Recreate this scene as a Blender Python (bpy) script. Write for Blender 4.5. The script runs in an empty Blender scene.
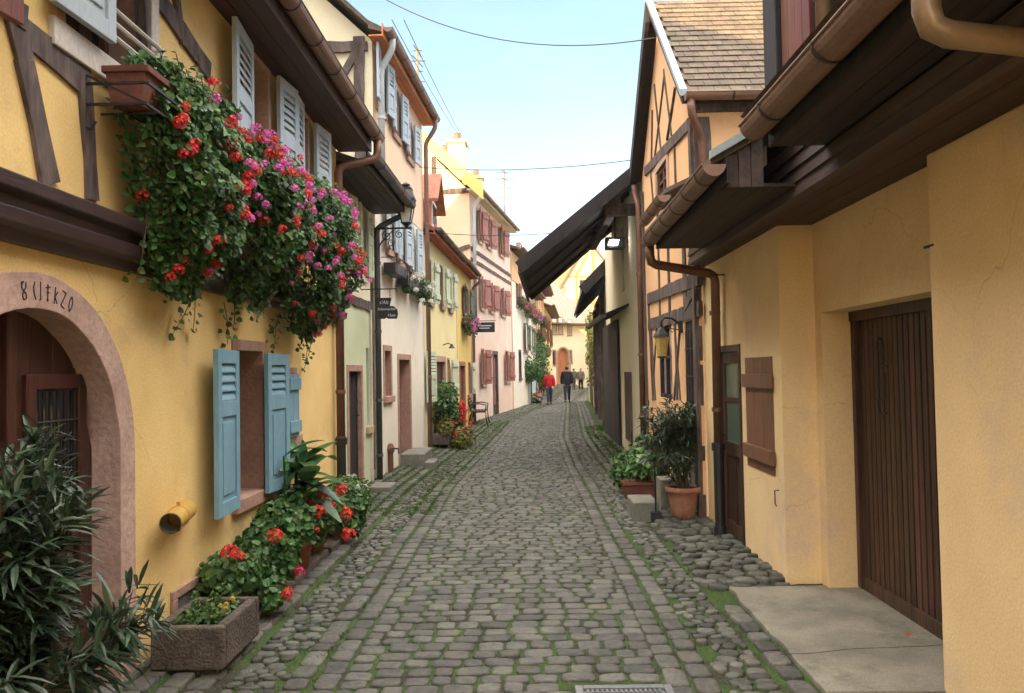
import bpy, bmesh, math, random
from mathutils import Vector, Matrix, noise
from mathutils.geometry import tessellate_polygon
rnd = random.Random(7)
PI = math.pi
scene = bpy.context.scene
COL = scene.collection

# ------------------------------------------------------------------ camera
H, F = 1.6, 800.0
CX, CY = 512.0, 346.5
ROLL = 0.018
def cam_rot(yaw, pitch):
    return (Matrix.Rotation(yaw, 3, 'Z') @ Matrix.Rotation(PI/2+pitch, 3, 'X') @ Matrix.Rotation(-ROLL, 3, 'Z'))
yaw = pitch = 0.0
dvp = Vector(((525-CX)/F, -(370-CY)/F, -1))
for _ in range(20):                       # the street runs along +Y and vanishes at (525, 370)
    d = cam_rot(yaw, pitch) @ dvp
    yaw += math.atan2(d.x, d.y); pitch -= math.atan2(d.z, d.y)
RC = cam_rot(yaw, pitch)
EYE = Vector((0, 0, H))
def ray(px, py):
    return RC @ Vector(((px-CX)/F, -(py-CY)/F, -1))
def G(px, py, z=0.0):                     # point of the ground
    d = ray(px, py); t = (z-H)/d.z
    return EYE + d*t
def at(px, py, y):                        # point at distance y down the street
    d = ray(px, py); return EYE + d*(y/d.y)
cam = bpy.data.cameras.new('camera'); co = bpy.data.objects.new('camera', cam); COL.objects.link(co)
co.matrix_world = Matrix.Translation(EYE) @ RC.to_4x4()
cam.sensor_width = 36; cam.lens = 36*F/1024; cam.clip_end = 3000; cam.clip_start = .05
scene.camera = co

# ------------------------------------------------------------------ materials
MATS = {}
def mat(name, c1, c2=None, rough=.85, scale=3., fine=.12, bump=.25, bscale=45., island=0., spec=.3, metal=0.,
        stretch=(1, 1, 1), detail=6., trans=0., contrast=(.35, .65), emit=None, bdist=.01, c3=None, s3=1.2, t3=(.55, .62), crack=None):
    m = bpy.data.materials.new(name); m.use_nodes = True; MATS[name] = m
    nt = m.node_tree; N = nt.nodes; L = nt.links; N.clear()
    out = N.new('ShaderNodeOutputMaterial'); b = N.new('ShaderNodeBsdfPrincipled')
    b.inputs['Roughness'].default_value = rough; b.inputs['Metallic'].default_value = metal
    b.inputs['Specular IOR Level'].default_value = spec
    if c2 is None: c2 = tuple(x*.72 for x in c1)
    tc = N.new('ShaderNodeTexCoord'); mp = N.new('ShaderNodeMapping'); mp.inputs['Scale'].default_value = stretch
    L.new(tc.outputs['Object'], mp.inputs[0])
    n1 = N.new('ShaderNodeTexNoise'); n1.inputs['Scale'].default_value = scale; n1.inputs['Detail'].default_value = detail
    n1.inputs['Roughness'].default_value = .6
    L.new(mp.outputs[0], n1.inputs['Vector'])
    cr = N.new('ShaderNodeValToRGB'); cr.color_ramp.elements[0].position = contrast[0]; cr.color_ramp.elements[1].position = contrast[1]
    cr.color_ramp.elements[0].color = (*c2, 1); cr.color_ramp.elements[1].color = (*c1, 1)
    L.new(n1.outputs['Fac'], cr.inputs[0]); col = cr.outputs[0]
    if c3:
        n3 = N.new('ShaderNodeTexNoise'); n3.inputs['Scale'].default_value = s3; n3.inputs['Detail'].default_value = 8
        n3.inputs['Roughness'].default_value = .7
        L.new(tc.outputs['Object'], n3.inputs['Vector'])
        mr = N.new('ShaderNodeMapRange'); mr.inputs[1].default_value = t3[0]; mr.inputs[2].default_value = t3[1]
        L.new(n3.outputs['Fac'], mr.inputs[0])
        mx = N.new('ShaderNodeMix'); mx.data_type = 'RGBA'; L.new(mr.outputs[0], mx.inputs[0])
        L.new(col, mx.inputs[6]); mx.inputs[7].default_value = (*c3, 1); col = mx.outputs[2]
    if crack:                              # a few hairline cracks where the second noise is high
        wn_ = N.new('ShaderNodeTexNoise'); wn_.inputs['Scale'].default_value = 3.0; wn_.inputs['Detail'].default_value = 5; L.new(tc.outputs['Object'], wn_.inputs['Vector'])
        vm = N.new('ShaderNodeVectorMath'); vm.operation = 'MULTIPLY_ADD'; vm.inputs[1].default_value = (.35, .35, .35); L.new(wn_.outputs['Color'], vm.inputs[0]); L.new(tc.outputs['Object'], vm.inputs[2])
        vo = N.new('ShaderNodeTexVoronoi'); vo.feature = 'DISTANCE_TO_EDGE'; vo.inputs['Scale'].default_value = .75; L.new(vm.outputs[0], vo.inputs['Vector'])
        c_a = N.new('ShaderNodeMapRange'); c_a.inputs[1].default_value = .0; c_a.inputs[2].default_value = .0035; c_a.inputs[3].default_value = 1; c_a.inputs[4].default_value = 0; L.new(vo.outputs['Distance'], c_a.inputs[0])
        mk = N.new('ShaderNodeTexNoise'); mk.inputs['Scale'].default_value = .9; L.new(tc.outputs['Object'], mk.inputs['Vector'])
        c_b = N.new('ShaderNodeMapRange'); c_b.inputs[1].default_value = .52; c_b.inputs[2].default_value = .60; L.new(mk.outputs['Fac'], c_b.inputs[0])
        c_m = N.new('ShaderNodeMath'); c_m.operation = 'MULTIPLY'; L.new(c_a.outputs[0], c_m.inputs[0]); L.new(c_b.outputs[0], c_m.inputs[1])
        c_s = N.new('ShaderNodeMath'); c_s.operation = 'MULTIPLY'; c_s.inputs[1].default_value = .45; L.new(c_m.outputs[0], c_s.inputs[0])
        cx_ = N.new('ShaderNodeMix'); cx_.data_type = 'RGBA'; L.new(c_s.outputs[0], cx_.inputs[0]); L.new(col, cx_.inputs[6]); cx_.inputs[7].default_value = (*crack, 1); col = cx_.outputs[2]
    n2 = N.new('ShaderNodeTexNoise'); n2.inputs['Scale'].default_value = bscale; n2.inputs['Detail'].default_value = 4
    L.new(mp.outputs[0], n2.inputs['Vector'])
    hs = N.new('ShaderNodeHueSaturation'); L.new(col, hs.inputs['Color'])
    mr2 = N.new('ShaderNodeMapRange'); mr2.inputs[1].default_value = .3; mr2.inputs[2].default_value = .7
    mr2.inputs[3].default_value = 1-fine; mr2.inputs[4].default_value = 1+fine
    L.new(n2.outputs['Fac'], mr2.inputs[0]); val = mr2.outputs[0]
    if island:
        g = N.new('ShaderNodeNewGeometry'); mr3 = N.new('ShaderNodeMapRange')
        mr3.inputs[3].default_value = 1-island; mr3.inputs[4].default_value = 1+island
        L.new(g.outputs['Random Per Island'], mr3.inputs[0])
        mu = N.new('ShaderNodeMath'); mu.operation = 'MULTIPLY'; L.new(val, mu.inputs[0]); L.new(mr3.outputs[0], mu.inputs[1]); val = mu.outputs[0]
        wn = N.new('ShaderNodeTexWhiteNoise'); wn.noise_dimensions = '1D'; L.new(g.outputs['Random Per Island'], wn.inputs['W'])
        mr4 = N.new('ShaderNodeMapRange'); mr4.inputs[3].default_value = .5-island*.09; mr4.inputs[4].default_value = .5+island*.09
        L.new(wn.outputs['Value'], mr4.inputs[0]); L.new(mr4.outputs[0], hs.inputs['Hue'])
    L.new(val, hs.inputs['Value']); L.new(hs.outputs[0], b.inputs['Base Color'])
    if bump:
        bp = N.new('ShaderNodeBump'); bp.inputs['Strength'].default_value = bump; bp.inputs['Distance'].default_value = bdist
        ad = N.new('ShaderNodeMath'); ad.operation = 'MULTIPLY_ADD'; ad.inputs[1].default_value = .6
        L.new(n1.outputs['Fac'], ad.inputs[0]); L.new(n2.outputs['Fac'], ad.inputs[2])
        L.new(ad.outputs[0], bp.inputs['Height']); L.new(bp.outputs[0], b.inputs['Normal'])
    if emit:
        b.inputs['Emission Color'].default_value = (*emit[:3], 1); b.inputs['Emission Strength'].default_value = emit[3]
    if trans:
        tr = N.new('ShaderNodeBsdfTranslucent'); ms = N.new('ShaderNodeMixShader'); ms.inputs[0].default_value = trans
        L.new(hs.outputs[0], tr.inputs[0]); L.new(b.outputs[0], ms.inputs[1]); L.new(tr.outputs[0], ms.inputs[2]); L.new(ms.outputs[0], out.inputs[0])
    else: L.new(b.outputs[0], out.inputs[0])
    return m
def plaster(name, c, c2=None, c3=None, t3=(.6, .7), **k):
    k.setdefault('scale', 1.6); k.setdefault('bump', .35); k.setdefault('bscale', 60); k.setdefault('fine', .05)
    return mat(name, c, c2 or tuple(x*.86 for x in c), c3=c3, t3=t3, rough=.92, spec=.15, contrast=(.3, .7), **k)
M_YEL = plaster('ochre_plaster', (.82, .60, .26), (.69, .485, .205), c3=(.52, .37, .20), s3=1.3, t3=(.54, .78), bump=.2, bscale=70, crack=(.30, .20, .10), fine=.07)
M_YELR = plaster('warm_plaster', (.86, .65, .37), (.76, .56, .31), c3=(.66, .51, .38), s3=1.1, t3=(.54, .72), bump=.2, bscale=70, crack=(.34, .24, .14), fine=.07)
M_GRN = plaster('pale_green_plaster', (.56, .62, .42), (.48, .54, .37), c3=(.55, .50, .38))
M_CRM = plaster('cream_plaster', (.78, .72, .54), (.71, .65, .48))
M_WHT = plaster('white_plaster', (.80, .74, .64), (.72, .66, .57), c3=(.60, .46, .36), t3=(.58, .75))
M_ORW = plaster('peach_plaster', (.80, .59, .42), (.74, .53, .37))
M_YEL2 = plaster('lemon_plaster', (.80, .69, .38), (.72, .61, .33))
M_YEL3 = plaster('sunny_plaster', (.80, .58, .20), (.70, .50, .18))
M_PNK = plaster('pink_plaster', (.80, .61, .50), (.74, .54, .44), c3=(.76, .68, .60), t3=(.5, .7))
M_BLU = plaster('pale_blue_plaster', (.46, .54, .58), (.38, .46, .50))
M_ORG = plaster('orange_plaster', (.84, .52, .29), (.77, .46, .25))
M_RED = plaster('brick_red_plaster', (.46, .15, .09), (.38, .12, .07))
M_TIMB = mat('weathered_timber', (.15, .118, .110), (.06, .044, .042), rough=.9, scale=9, stretch=(1, 1, .25), bump=.8, bscale=30, fine=.25, bdist=.02)
M_BEAM = mat('dark_painted_beam', (.046, .026, .029), (.028, .016, .019), rough=.45, scale=5, stretch=(1, .15, 1), bump=.3, fine=.2, spec=.5)
M_WOODD = mat('dark_stained_wood', (.088, .042, .028), (.034, .018, .013), rough=.45, scale=6, stretch=(1.5, 1.5, .12), bump=.5, bscale=30, fine=.25, island=.25, spec=.4)
M_SOFF = mat('soffit_boards', (.072, .034, .026), (.042, .021, .017), rough=.6, scale=6, stretch=(1.5, .12, 1.5), bump=.4, bscale=25, fine=.2, island=.3)
M_SOFFR = mat('dark_soffit_boards', (.042, .027, .026), (.025, .017, .018), rough=.6, scale=6, stretch=(1.5, .12, 1.5), bump=.4, bscale=25, fine=.2, island=.3)
M_CLAP = mat('grey_brown_clapboard', (.10, .074, .072), (.06, .045, .044), rough=.6, scale=5, stretch=(1.5, .15, 1.5), bump=.4, bscale=25, fine=.2, island=.35)
M_BLK = mat('black_stained_boards', (.030, .026, .030), (.016, .014, .017), rough=.7, scale=5, stretch=(1.5, 1.5, .2), bump=.5, fine=.25, island=.3)
M_DOORR = mat('red_brown_door', (.16, .040, .024), (.10, .024, .016), rough=.6, scale=7, stretch=(1.5, 1.5, .15), bump=.2, fine=.15, spec=.5, island=.15)
M_SHUTB = mat('blue_grey_paint', (.20, .36, .46), (.16, .30, .39), rough=.62, scale=4, bump=.25, stretch=(1, 1, .3), fine=.08, c3=(.17, .16, .14), s3=16, t3=(.66, .74))
M_SHUTW = mat('pale_blue_paint', (.44, .51, .56), (.37, .44, .49), rough=.62, scale=4, bump=.2, stretch=(1, 1, .3), fine=.06, c3=(.17, .16, .14), s3=16, t3=(.66, .74))
M_SHUTG = mat('pale_green_paint', (.58, .62, .47), (.47, .53, .39), rough=.6, scale=4, bump=.2, fine=.08)
M_SHUTR = mat('rose_red_paint', (.38, .16, .13), (.28, .11, .095), rough=.6, scale=4, bump=.2, fine=.1)
M_SHUTD = mat('dark_green_paint', (.06, .12, .09), (.04, .08, .06), rough=.6, bump=.2)
M_SHUTN = mat('brown_shutter_paint', (.21, .105, .06), (.16, .08, .048), rough=.55, scale=5, stretch=(1, 1, .2), bump=.3, fine=.12)
M_SAND = mat('pink_sandstone', (.42, .26, .20), (.31, .19, .155), rough=.9, scale=6, bump=.6, bscale=40, fine=.12, bdist=.012)
M_SANDL = mat('pale_sandstone', (.50, .34, .26), (.42, .28, .21), rough=.9, scale=5, bump=.4, bscale=40, fine=.08)
M_TROUGH = mat('weathered_trough_stone', (.13, .105, .085), (.075, .06, .052), rough=.95, scale=7, bump=.9, bscale=60, fine=.3, bdist=.015)
M_STEP = mat('grey_step_stone', (.22, .21, .18), (.14, .14, .12), rough=.95, scale=5, bump=.6, fine=.15, c3=(.10, .13, .05), s3=4, t3=(.58, .7))
M_CONC = mat('concrete', (.27, .25, .20), (.17, .16, .13), rough=.93, scale=2.6, bump=.5, bscale=110, fine=.16, c3=(.13, .125, .10), t3=(.52, .72), s3=3.5, crack=(.06, .055, .045))
M_CRACK = mat('crack_dirt', (.05, .045, .035), rough=1)
M_GUT = mat('copper_brown_gutter', (.26, .155, .115), (.20, .12, .09), rough=.5, scale=4, bump=.1, fine=.1, spec=.4, metal=.15)
M_PIPE = mat('copper_pipe', (.21, .105, .068), (.145, .075, .052), rough=.5, scale=4, bump=.1, fine=.1, spec=.5, metal=.4)
M_PIPET = mat('tan_pipe', (.34, .235, .15), (.26, .18, .115), rough=.4, scale=4, bump=.1, fine=.1, spec=.5, metal=.3)
M_PIPEG = mat('grey_zinc_pipe', (.13, .135, .15), (.09, .095, .11), rough=.5, scale=4, bump=.1, metal=.3)
M_PIPEW = mat('pale_pipe', (.50, .54, .55), (.42, .46, .48), rough=.5, bump=.05)
M_IRON = mat('black_iron', (.018, .018, .022), (.011, .011, .013), rough=.5, bump=.15, spec=.5)
M_TERR = mat('terracotta', (.40, .15, .085), (.31, .115, .07), rough=.85, scale=8, bump=.3, fine=.12, c3=(.42, .30, .24), s3=5, t3=(.6, .75))
M_TERRD = mat('dark_terracotta', (.18, .066, .046), (.12, .045, .033), rough=.85, scale=8, bump=.3, fine=.15)
M_TILE = mat('brown_roof_tile', (.135, .100, .070), (.085, .066, .050), rough=.9, scale=9, bump=.5, island=.16, fine=.2, c3=(.22, .2, .16), s3=14, t3=(.62, .68))
M_TILEO = mat('orange_roof_tile', (.34, .16, .085), (.22, .10, .06), rough=.9, scale=6, bump=.5, island=.3, fine=.2)
M_SLATE = mat('grey_roof_tile', (.20, .185, .17), (.13, .12, .11), rough=.9, scale=6, bump=.5, island=.25, fine=.15)
M_FLASH = mat('pale_zinc_flashing', (.34, .42, .46), (.27, .34, .38), rough=.4, bump=.1, metal=.4)
M_SOIL = mat('dark_soil', (.035, .024, .016), rough=1, bump=.8, scale=20)
M_SETT = mat('porphyry_setts', (.112, .106, .094), (.064, .066, .060), rough=.7, scale=5, bump=.7, bscale=38, fine=.22, island=.30, spec=.3, bdist=.012, c3=(.085, .105, .045), s3=5, t3=(.56, .74))
M_RND = mat('river_cobbles', (.105, .104, .088), (.062, .064, .054), rough=.7, scale=6, bump=.6, bscale=38, fine=.2, island=.5, spec=.35, c3=(.08, .10, .04), s3=7, t3=(.6, .72))
M_BED = mat('mossy_joint_earth', (.052, .048, .032), (.03, .03, .02), rough=1, scale=12, bump=1., bscale=60, fine=.3, c3=(.048, .088, .022), s3=2.2, t3=(.42, .54), bdist=.02)
M_EARTH = mat('ground_earth', (.12, .11, .08), (.08, .08, .05), rough=1, scale=.5)
M_GRASS = mat('grass_blades', (.085, .15, .03), (.05, .10, .02), rough=.7, island=.4, bump=0, trans=.25)
M_LEAF = mat('geranium_leaf', (.080, .165, .040), (.042, .105, .028), rough=.5, scale=8, island=.45, bump=0, spec=.4, trans=.22)
M_OLE = mat('oleander_leaf', (.050, .085, .042), (.028, .054, .030), rough=.42, scale=8, island=.45, bump=0, spec=.5, trans=.15)
M_BIG = mat('broad_leaf', (.065, .165, .05), (.04, .115, .035), rough=.38, scale=8, island=.35, bump=0, spec=.5, trans=.2)
M_BIGL = mat('light_broad_leaf', (.13, .27, .075), (.08, .19, .05), rough=.45, scale=8, island=.35, bump=0, spec=.45, trans=.25)
M_IVY = mat('climber_leaf', (.24, .21, .045), (.10, .12, .028), rough=.6, island=.5, bump=0, trans=.25)
M_STEM = mat('plant_stem', (.12, .10, .06), (.07, .06, .035), rough=.8, bump=.3)
M_FRED = mat('red_petals', (.72, .030, .018), (.58, .018, .012), rough=.6, scale=15, island=.25, bump=0, trans=.2)
M_FPNK = mat('magenta_petals', (.74, .16, .48), (.62, .09, .36), rough=.6, scale=15, island=.3, bump=0, trans=.2)
M_FROSE = mat('rose_petals', (.60, .03, .10), (.48, .02, .07), rough=.6, island=.25, bump=0, trans=.2)
M_FWHT = mat('white_petals', (.75, .75, .7), rough=.6, island=.1, bump=0, trans=.2)
M_FYEL = mat('yellow_petals', (.7, .42, .05), rough=.6, island=.1, bump=0)
M_GLASS = mat('window_glass', (.022, .024, .028), (.014, .015, .018), rough=.08, spec=.8, bump=.02, bscale=3)
M_GLASSG = mat('frosted_green_glass', (.13, .19, .15), (.10, .15, .12), rough=.25, spec=.6, bump=.05)
M_FRAMEW = mat('white_window_paint', (.66, .60, .54), rough=.6, bump=.05)
M_FRAMEB = mat('brown_window_paint', (.16, .07, .05), rough=.6, bump=.1)
M_DARK = mat('dark_interior', (.02, .017, .016), rough=.9, bump=0)
M_LAMPG = mat('milky_lamp_glass', (.85, .85, .76), (.8, .8, .72), rough=.3, bump=0)
M_AMBG = mat('amber_lamp_glass', (.50, .36, .12), (.42, .30, .10), rough=.3, bump=0)
M_FLOOD = mat('lit_floodlight_lens', (.8, .8, .8), rough=.3, bump=0, emit=(1., .97, .9, 14.))
M_LETT = mat('pale_sign_paint', (.62, .66, .68), rough=.7, bump=0)
M_INK = mat('engraved_letter_paint', (.045, .04, .045), rough=.9, bump=0)
M_VENT = mat('yellow_painted_duct', (.52, .33, .08), (.44, .27, .06), rough=.5, bump=.1)
M_STEEL = mat('bare_steel', (.6, .61, .63), rough=.4, metal=.9, bump=.05)
M_GRATE = mat('cast_iron_grate', (.20, .21, .22), (.13, .135, .14), rough=.55, scale=9, bump=.4, metal=.4)
M_SKIN = mat('skin', (.50, .30, .22), rough=.6, bump=0)
M_JRED = mat('red_cloth', (.55, .02, .02), (.42, .014, .014), rough=.9, bump=.3)
M_JNAVY = mat('dark_navy_cloth', (.016, .018, .030), (.010, .011, .02), rough=.9, bump=.3)
M_JEAN = mat('blue_denim', (.035, .05, .10), (.025, .035, .07), rough=.9, bump=.3)
M_JGREY = mat('grey_brown_cloth', (.15, .13, .12), (.1, .09, .08), rough=.9, bump=.3)
M_JBLUE = mat('bright_blue_cloth', (.06, .16, .5), rough=.9, bump=.3)
M_HGREY = mat('pale_grey_hair', (.45, .42, .37), rough=.8, bump=.3)
M_HDARK = mat('dark_hair', (.03, .022, .018), rough=.7, bump=.3)
M_SHOE = mat('dark_shoes', (.02, .018, .018), rough=.6)
M_LEAFR = mat('fallen_leaf', (.38, .12, .06), rough=.8, bump=.1)

# ------------------------------------------------------------------ mesh helpers
class Wall:
    """vertical plane from A to B (ground xy); n points to the street; left walls and camera-facing walls side=1, right walls -1"""
    def __init__(s, A, B, side=1):
        s.A = Vector((A[0], A[1], 0)); s.B = Vector((B[0], B[1], 0))
        s.L = (s.B-s.A).length; s.u = (s.B-s.A)/s.L
        s.n = Vector((s.u.y, -s.u.x, 0))*side
    def p(s, u, v, d=0.0): return s.A + s.u*u + Vector((0, 0, v)) + s.n*d
    def hit(s, px, py, d=0.0):
        r = ray(px, py); o = s.A + s.n*d
        t = (o-EYE).dot(s.n)/r.dot(s.n); q = EYE + r*t
        return ((q-s.A).dot(s.u), q.z)
    def rect(s, x0, yt, x1, yb, d=0.0):
        xm, ym = (x0+x1)/2, (yt+yb)/2
        a = s.hit(x0, ym, d)[0]; b = s.hit(x1, ym, d)[0]
        return (min(a, b), max(a, b), s.hit(xm, yb, d)[1], s.hit(xm, yt, d)[1])
class Fr:
    """free frame: origin, u axis, n axis (horizontal), v up"""
    def __init__(s, o, ang=0.0):
        s.A = Vector(o); s.u = Vector((math.cos(ang), math.sin(ang), 0)); s.n = Vector((math.sin(ang), -math.cos(ang), 0))
    def p(s, u, v, d=0.0): return s.A + s.u*u + Vector((0, 0, v)) + s.n*d
W0 = Fr((0, 0, 0))
class MB:
    def __init__(s): s.v = []; s.f = []
    def add(s, vs, fs):
        k = len(s.v); s.v.extend(vs); s.f.extend([tuple(i+k for i in f) for f in fs])
    def box(s, W, u0, u1, v0, v1, d0, d1):
        s.add([W.p(u, v, d) for d in (d0, d1) for v in (v0, v1) for u in (u0, u1)],
              [(0, 1, 3, 2), (4, 6, 7, 5), (0, 4, 5, 1), (2, 3, 7, 6), (0, 2, 6, 4), (1, 5, 7, 3)])
    def xbox(s, x0, x1, y0, y1, z0, z1):
        s.add([Vector((x, y, z)) for z in (z0, z1) for y in (y0, y1) for x in (x0, x1)],
              [(0, 1, 3, 2), (4, 6, 7, 5), (0, 4, 5, 1), (2, 3, 7, 6), (0, 2, 6, 4), (1, 5, 7, 3)])
    def ext(s, P, Q):
        """prism between polygon P and polygon Q (same count)"""
        n = len(P); s.add(list(P)+list(Q), [tuple(range(n)), tuple(range(2*n-1, n-1, -1))]+[(i, (i+1) % n, n+(i+1) % n, n+i) for i in range(n)])
    def poly(s, W, pts, d0, d1): s.ext([W.p(u, v, d0) for u, v in pts], [W.p(u, v, d1) for u, v in pts])
    def bar(s, a, b, w, t, up=Vector((0, 0, 1))):
        a = Vector(a); b = Vector(b); d = (b-a).normalized(); x = d.cross(up)
        if x.length < 1e-4: x = d.cross(Vector((1, 0, 0)))
        x.normalize(); y = x.cross(d)
        c = [x*w/2+y*t/2, -x*w/2+y*t/2, -x*w/2-y*t/2, x*w/2-y*t/2]
        s.ext([a+q for q in c], [b+q for q in c])
    def tube(s, pts, r, n=8, cap=True):
        pts = [Vector(p) for p in pts]; m = len(pts); rr = r if isinstance(r, (list, tuple)) else [r]*m
        k = len(s.v); ref = None
        for i, p in enumerate(pts):
            t = (pts[min(i+1, m-1)]-pts[max(i-1, 0)]).normalized()
            if ref is None: ref = Vector((0, 0, 1)) if abs(t.z) < .9 else Vector((1, 0, 0))
            x = t.cross(ref); x.normalize(); y = x.cross(t); ref = y if abs(t.dot(y)) < .9 else ref
            for j in range(n):
                a = 2*PI*j/n; s.v.append(p + (x*math.cos(a)+y*math.sin(a))*rr[i])
        for i in range(m-1):
            for j in range(n): s.f.append((k+i*n+j, k+i*n+(j+1) % n, k+(i+1)*n+(j+1) % n, k+(i+1)*n+j))
        if cap: s.f.append(tuple(k+j for j in range(n))); s.f.append(tuple(k+(m-1)*n+j for j in range(n-1, -1, -1)))
    def lathe(s, c, prof, n=20, sx=1, sy=1):
        c = Vector(c); k = len(s.v)
        for r, z in prof:
            for j in range(n):
                a = 2*PI*j/n; s.v.append(c+Vector((r*math.cos(a)*sx, r*math.sin(a)*sy, z)))
        for i in range(len(prof)-1):
            for j in range(n): s.f.append((k+i*n+j, k+i*n+(j+1) % n, k+(i+1)*n+(j+1) % n, k+(i+1)*n+j))
        s.f.append(tuple(k+j for j in range(n))); s.f.append(tuple(k+(len(prof)-1)*n+j for j in range(n-1, -1, -1)))
    def wall(s, W, outer, holes, depth):
        """sheet with openings and reveals going in by depth"""
        loops = [outer]+holes
        pts = [[Vector((u, v, 0)) for u, v in lp] for lp in loops]
        flat = [q for lp in loops for q in lp]; k = len(s.v)
        s.v.extend([W.p(u, v, 0) for u, v in flat])
        for t in tessellate_polygon(pts): s.f.append(tuple(k+i for i in t))
        for lp in holes:
            n = len(lp); s.add([W.p(u, v, 0) for u, v in lp]+[W.p(u, v, -depth) for u, v in lp],
                               [(i, (i+1) % n, n+(i+1) % n, n+i) for i in range(n)])
    def leaf(s, p, d, nrm, L, w, fold=.25, droop=.0):
        d = d.normalized(); x = d.cross(nrm)
        if x.length < 1e-3: x = d.cross(Vector((0, 0, 1.01)))
        x.normalize(); n = x.cross(d); k = len(s.v); dz = Vector((0, 0, -droop*L))
        s.v += [p, p+d*L*.33+x*w*.5+n*w*fold, p+d*L*.72+x*w*.42+n*w*fold+dz*.5, p+d*L+dz, p+d*L*.72-x*w*.42+n*w*fold+dz*.5, p+d*L*.33-x*w*.5+n*w*fold]
        s.f += [(k, k+1, k+2, k+3), (k, k+3, k+4, k+5)]
    def strap(s, p, d, nrm, L, w, droop=.4, seg=5):
        """long leaf bending down"""
        d = d.normalized(); x = d.cross(nrm)
        if x.length < 1e-3: x = d.cross(Vector((0, 0, 1.01)))
        x.normalize(); n = x.cross(d); k = len(s.v)
        for i in range(seg+1):
            t = i/seg; c = p+d*L*t+Vector((0, 0, -droop*L*t*t)); ww = w*.5*math.sin(PI*min(.98, .08+t*.9))**.7
            s.v += [c+x*ww+n*ww*.25, c, c-x*ww+n*ww*.25]
        for i in range(seg):
            a = k+3*i; s.f += [(a, a+1, a+4, a+3), (a+1, a+2, a+5, a+4)]

def tag(o, label=None, cat=None, group=None, kind=None):
    if label: o['label'] = label
    if cat: o['category'] = cat
    if group: o['group'] = group
    if kind: o['kind'] = kind
    return o
def obj(name, mb, m, parent=None, smooth=False, bevel=0, local=False, recalc=True):
    me = bpy.data.meshes.new(name)
    off = Vector((0, 0, 0))
    if parent is not None and not local:
        r = parent
        while r is not None: off = off + r.location; r = r.parent
    me.from_pydata([tuple(v-off) for v in mb.v] if off.length else [tuple(v) for v in mb.v], [], mb.f)
    me.update()
    if recalc and len(mb.f) < 30000:
        b = bmesh.new(); b.from_mesh(me); bmesh.ops.recalc_face_normals(b, faces=b.faces); b.to_mesh(me); b.free()
    if smooth: me.polygons.foreach_set('use_smooth', [True]*len(me.polygons))
    me.materials.append(m)
    o = bpy.data.objects.new(name, me); COL.objects.link(o)
    if parent is not None: o.parent = parent
    if bevel:
        bv = o.modifiers.new('bevel', 'BEVEL'); bv.width = bevel; bv.segments = 2; bv.limit_method = 'ANGLE'
    return o
def thing(name, loc, label, cat, group=None, rz=0.0):
    o = bpy.data.objects.new(name, None); COL.objects.link(o); o.location = Vector(loc); o.rotation_euler = (0, 0, rz)
    o.empty_display_size = .1
    return tag(o, label, cat, group)
def obj_split(name, mb, m, parent=None, **k):
    """every connected piece becomes an object of its own"""
    par = list(range(len(mb.v)))
    def find(i):
        while par[i] != i: par[i] = par[par[i]]; i = par[i]
        return i
    for f in mb.f:
        a = find(f[0])
        for q in f[1:]: par[find(q)] = a
    groups = {}
    for f in mb.f: groups.setdefault(find(f[0]), []).append(f)
    out = []
    for fs in groups.values():
        idx = sorted({i for f in fs for i in f}); mp = {q: i for i, q in enumerate(idx)}; n = MB(); n.v = [mb.v[i] for i in idx]; n.f = [tuple(mp[i] for i in f) for f in fs]
        out.append(obj(name, n, m, parent, **k))
    return out
def box1(name, W, r, d0, d1, m, parent, bevel=0):
    b = MB(); b.box(W, *r, d0, d1); return obj(name, b, m, parent, bevel=bevel)
def arc(c, r, a0, a1, n): return [(c[0]+r*math.cos(a0+(a1-a0)*i/n), c[1]+r*math.sin(a0+(a1-a0)*i/n)) for i in range(n+1)]
def timber(mb, W, a, b, w, d1=None, d0=-.04, j=.012, seed=0):
    """beam on a wall face from (u,v) a to b with uneven edges"""
    d1 = rnd.uniform(.014, .03) if d1 is None else d1+rnd.uniform(-.003, .004)
    ax, ay = a; bx, by = b; L = math.hypot(bx-ax, by-ay); dx, dy = (bx-ax)/L, (by-ay)/L; n = max(2, int(L/.18))
    top = []; bot = []
    for i in range(n+1):
        t = i/n; x = ax+(bx-ax)*t; y = ay+(by-ay)*t
        e1 = w/2+rnd.uniform(-j, j); e2 = w/2+rnd.uniform(-j, j)
        top.append((x-dy*e1, y+dx*e1)); bot.append((x+dy*e2, y-dx*e2))
    k = len(mb.v)
    for i in range(n+1): mb.v += [W.p(*top[i], d1), W.p(*bot[i], d1), W.p(*bot[i], d0), W.p(*top[i], d0)]
    for i in range(n):
        for j in range(4): mb.f.append((k+4*i+j, k+4*i+(j+1) % 4, k+4*i+4+(j+1) % 4, k+4*i+4+j))
    mb.f += [(k, k+1, k+2, k+3), (k+4*n, k+4*n+3, k+4*n+2, k+4*n+1)]
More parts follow.
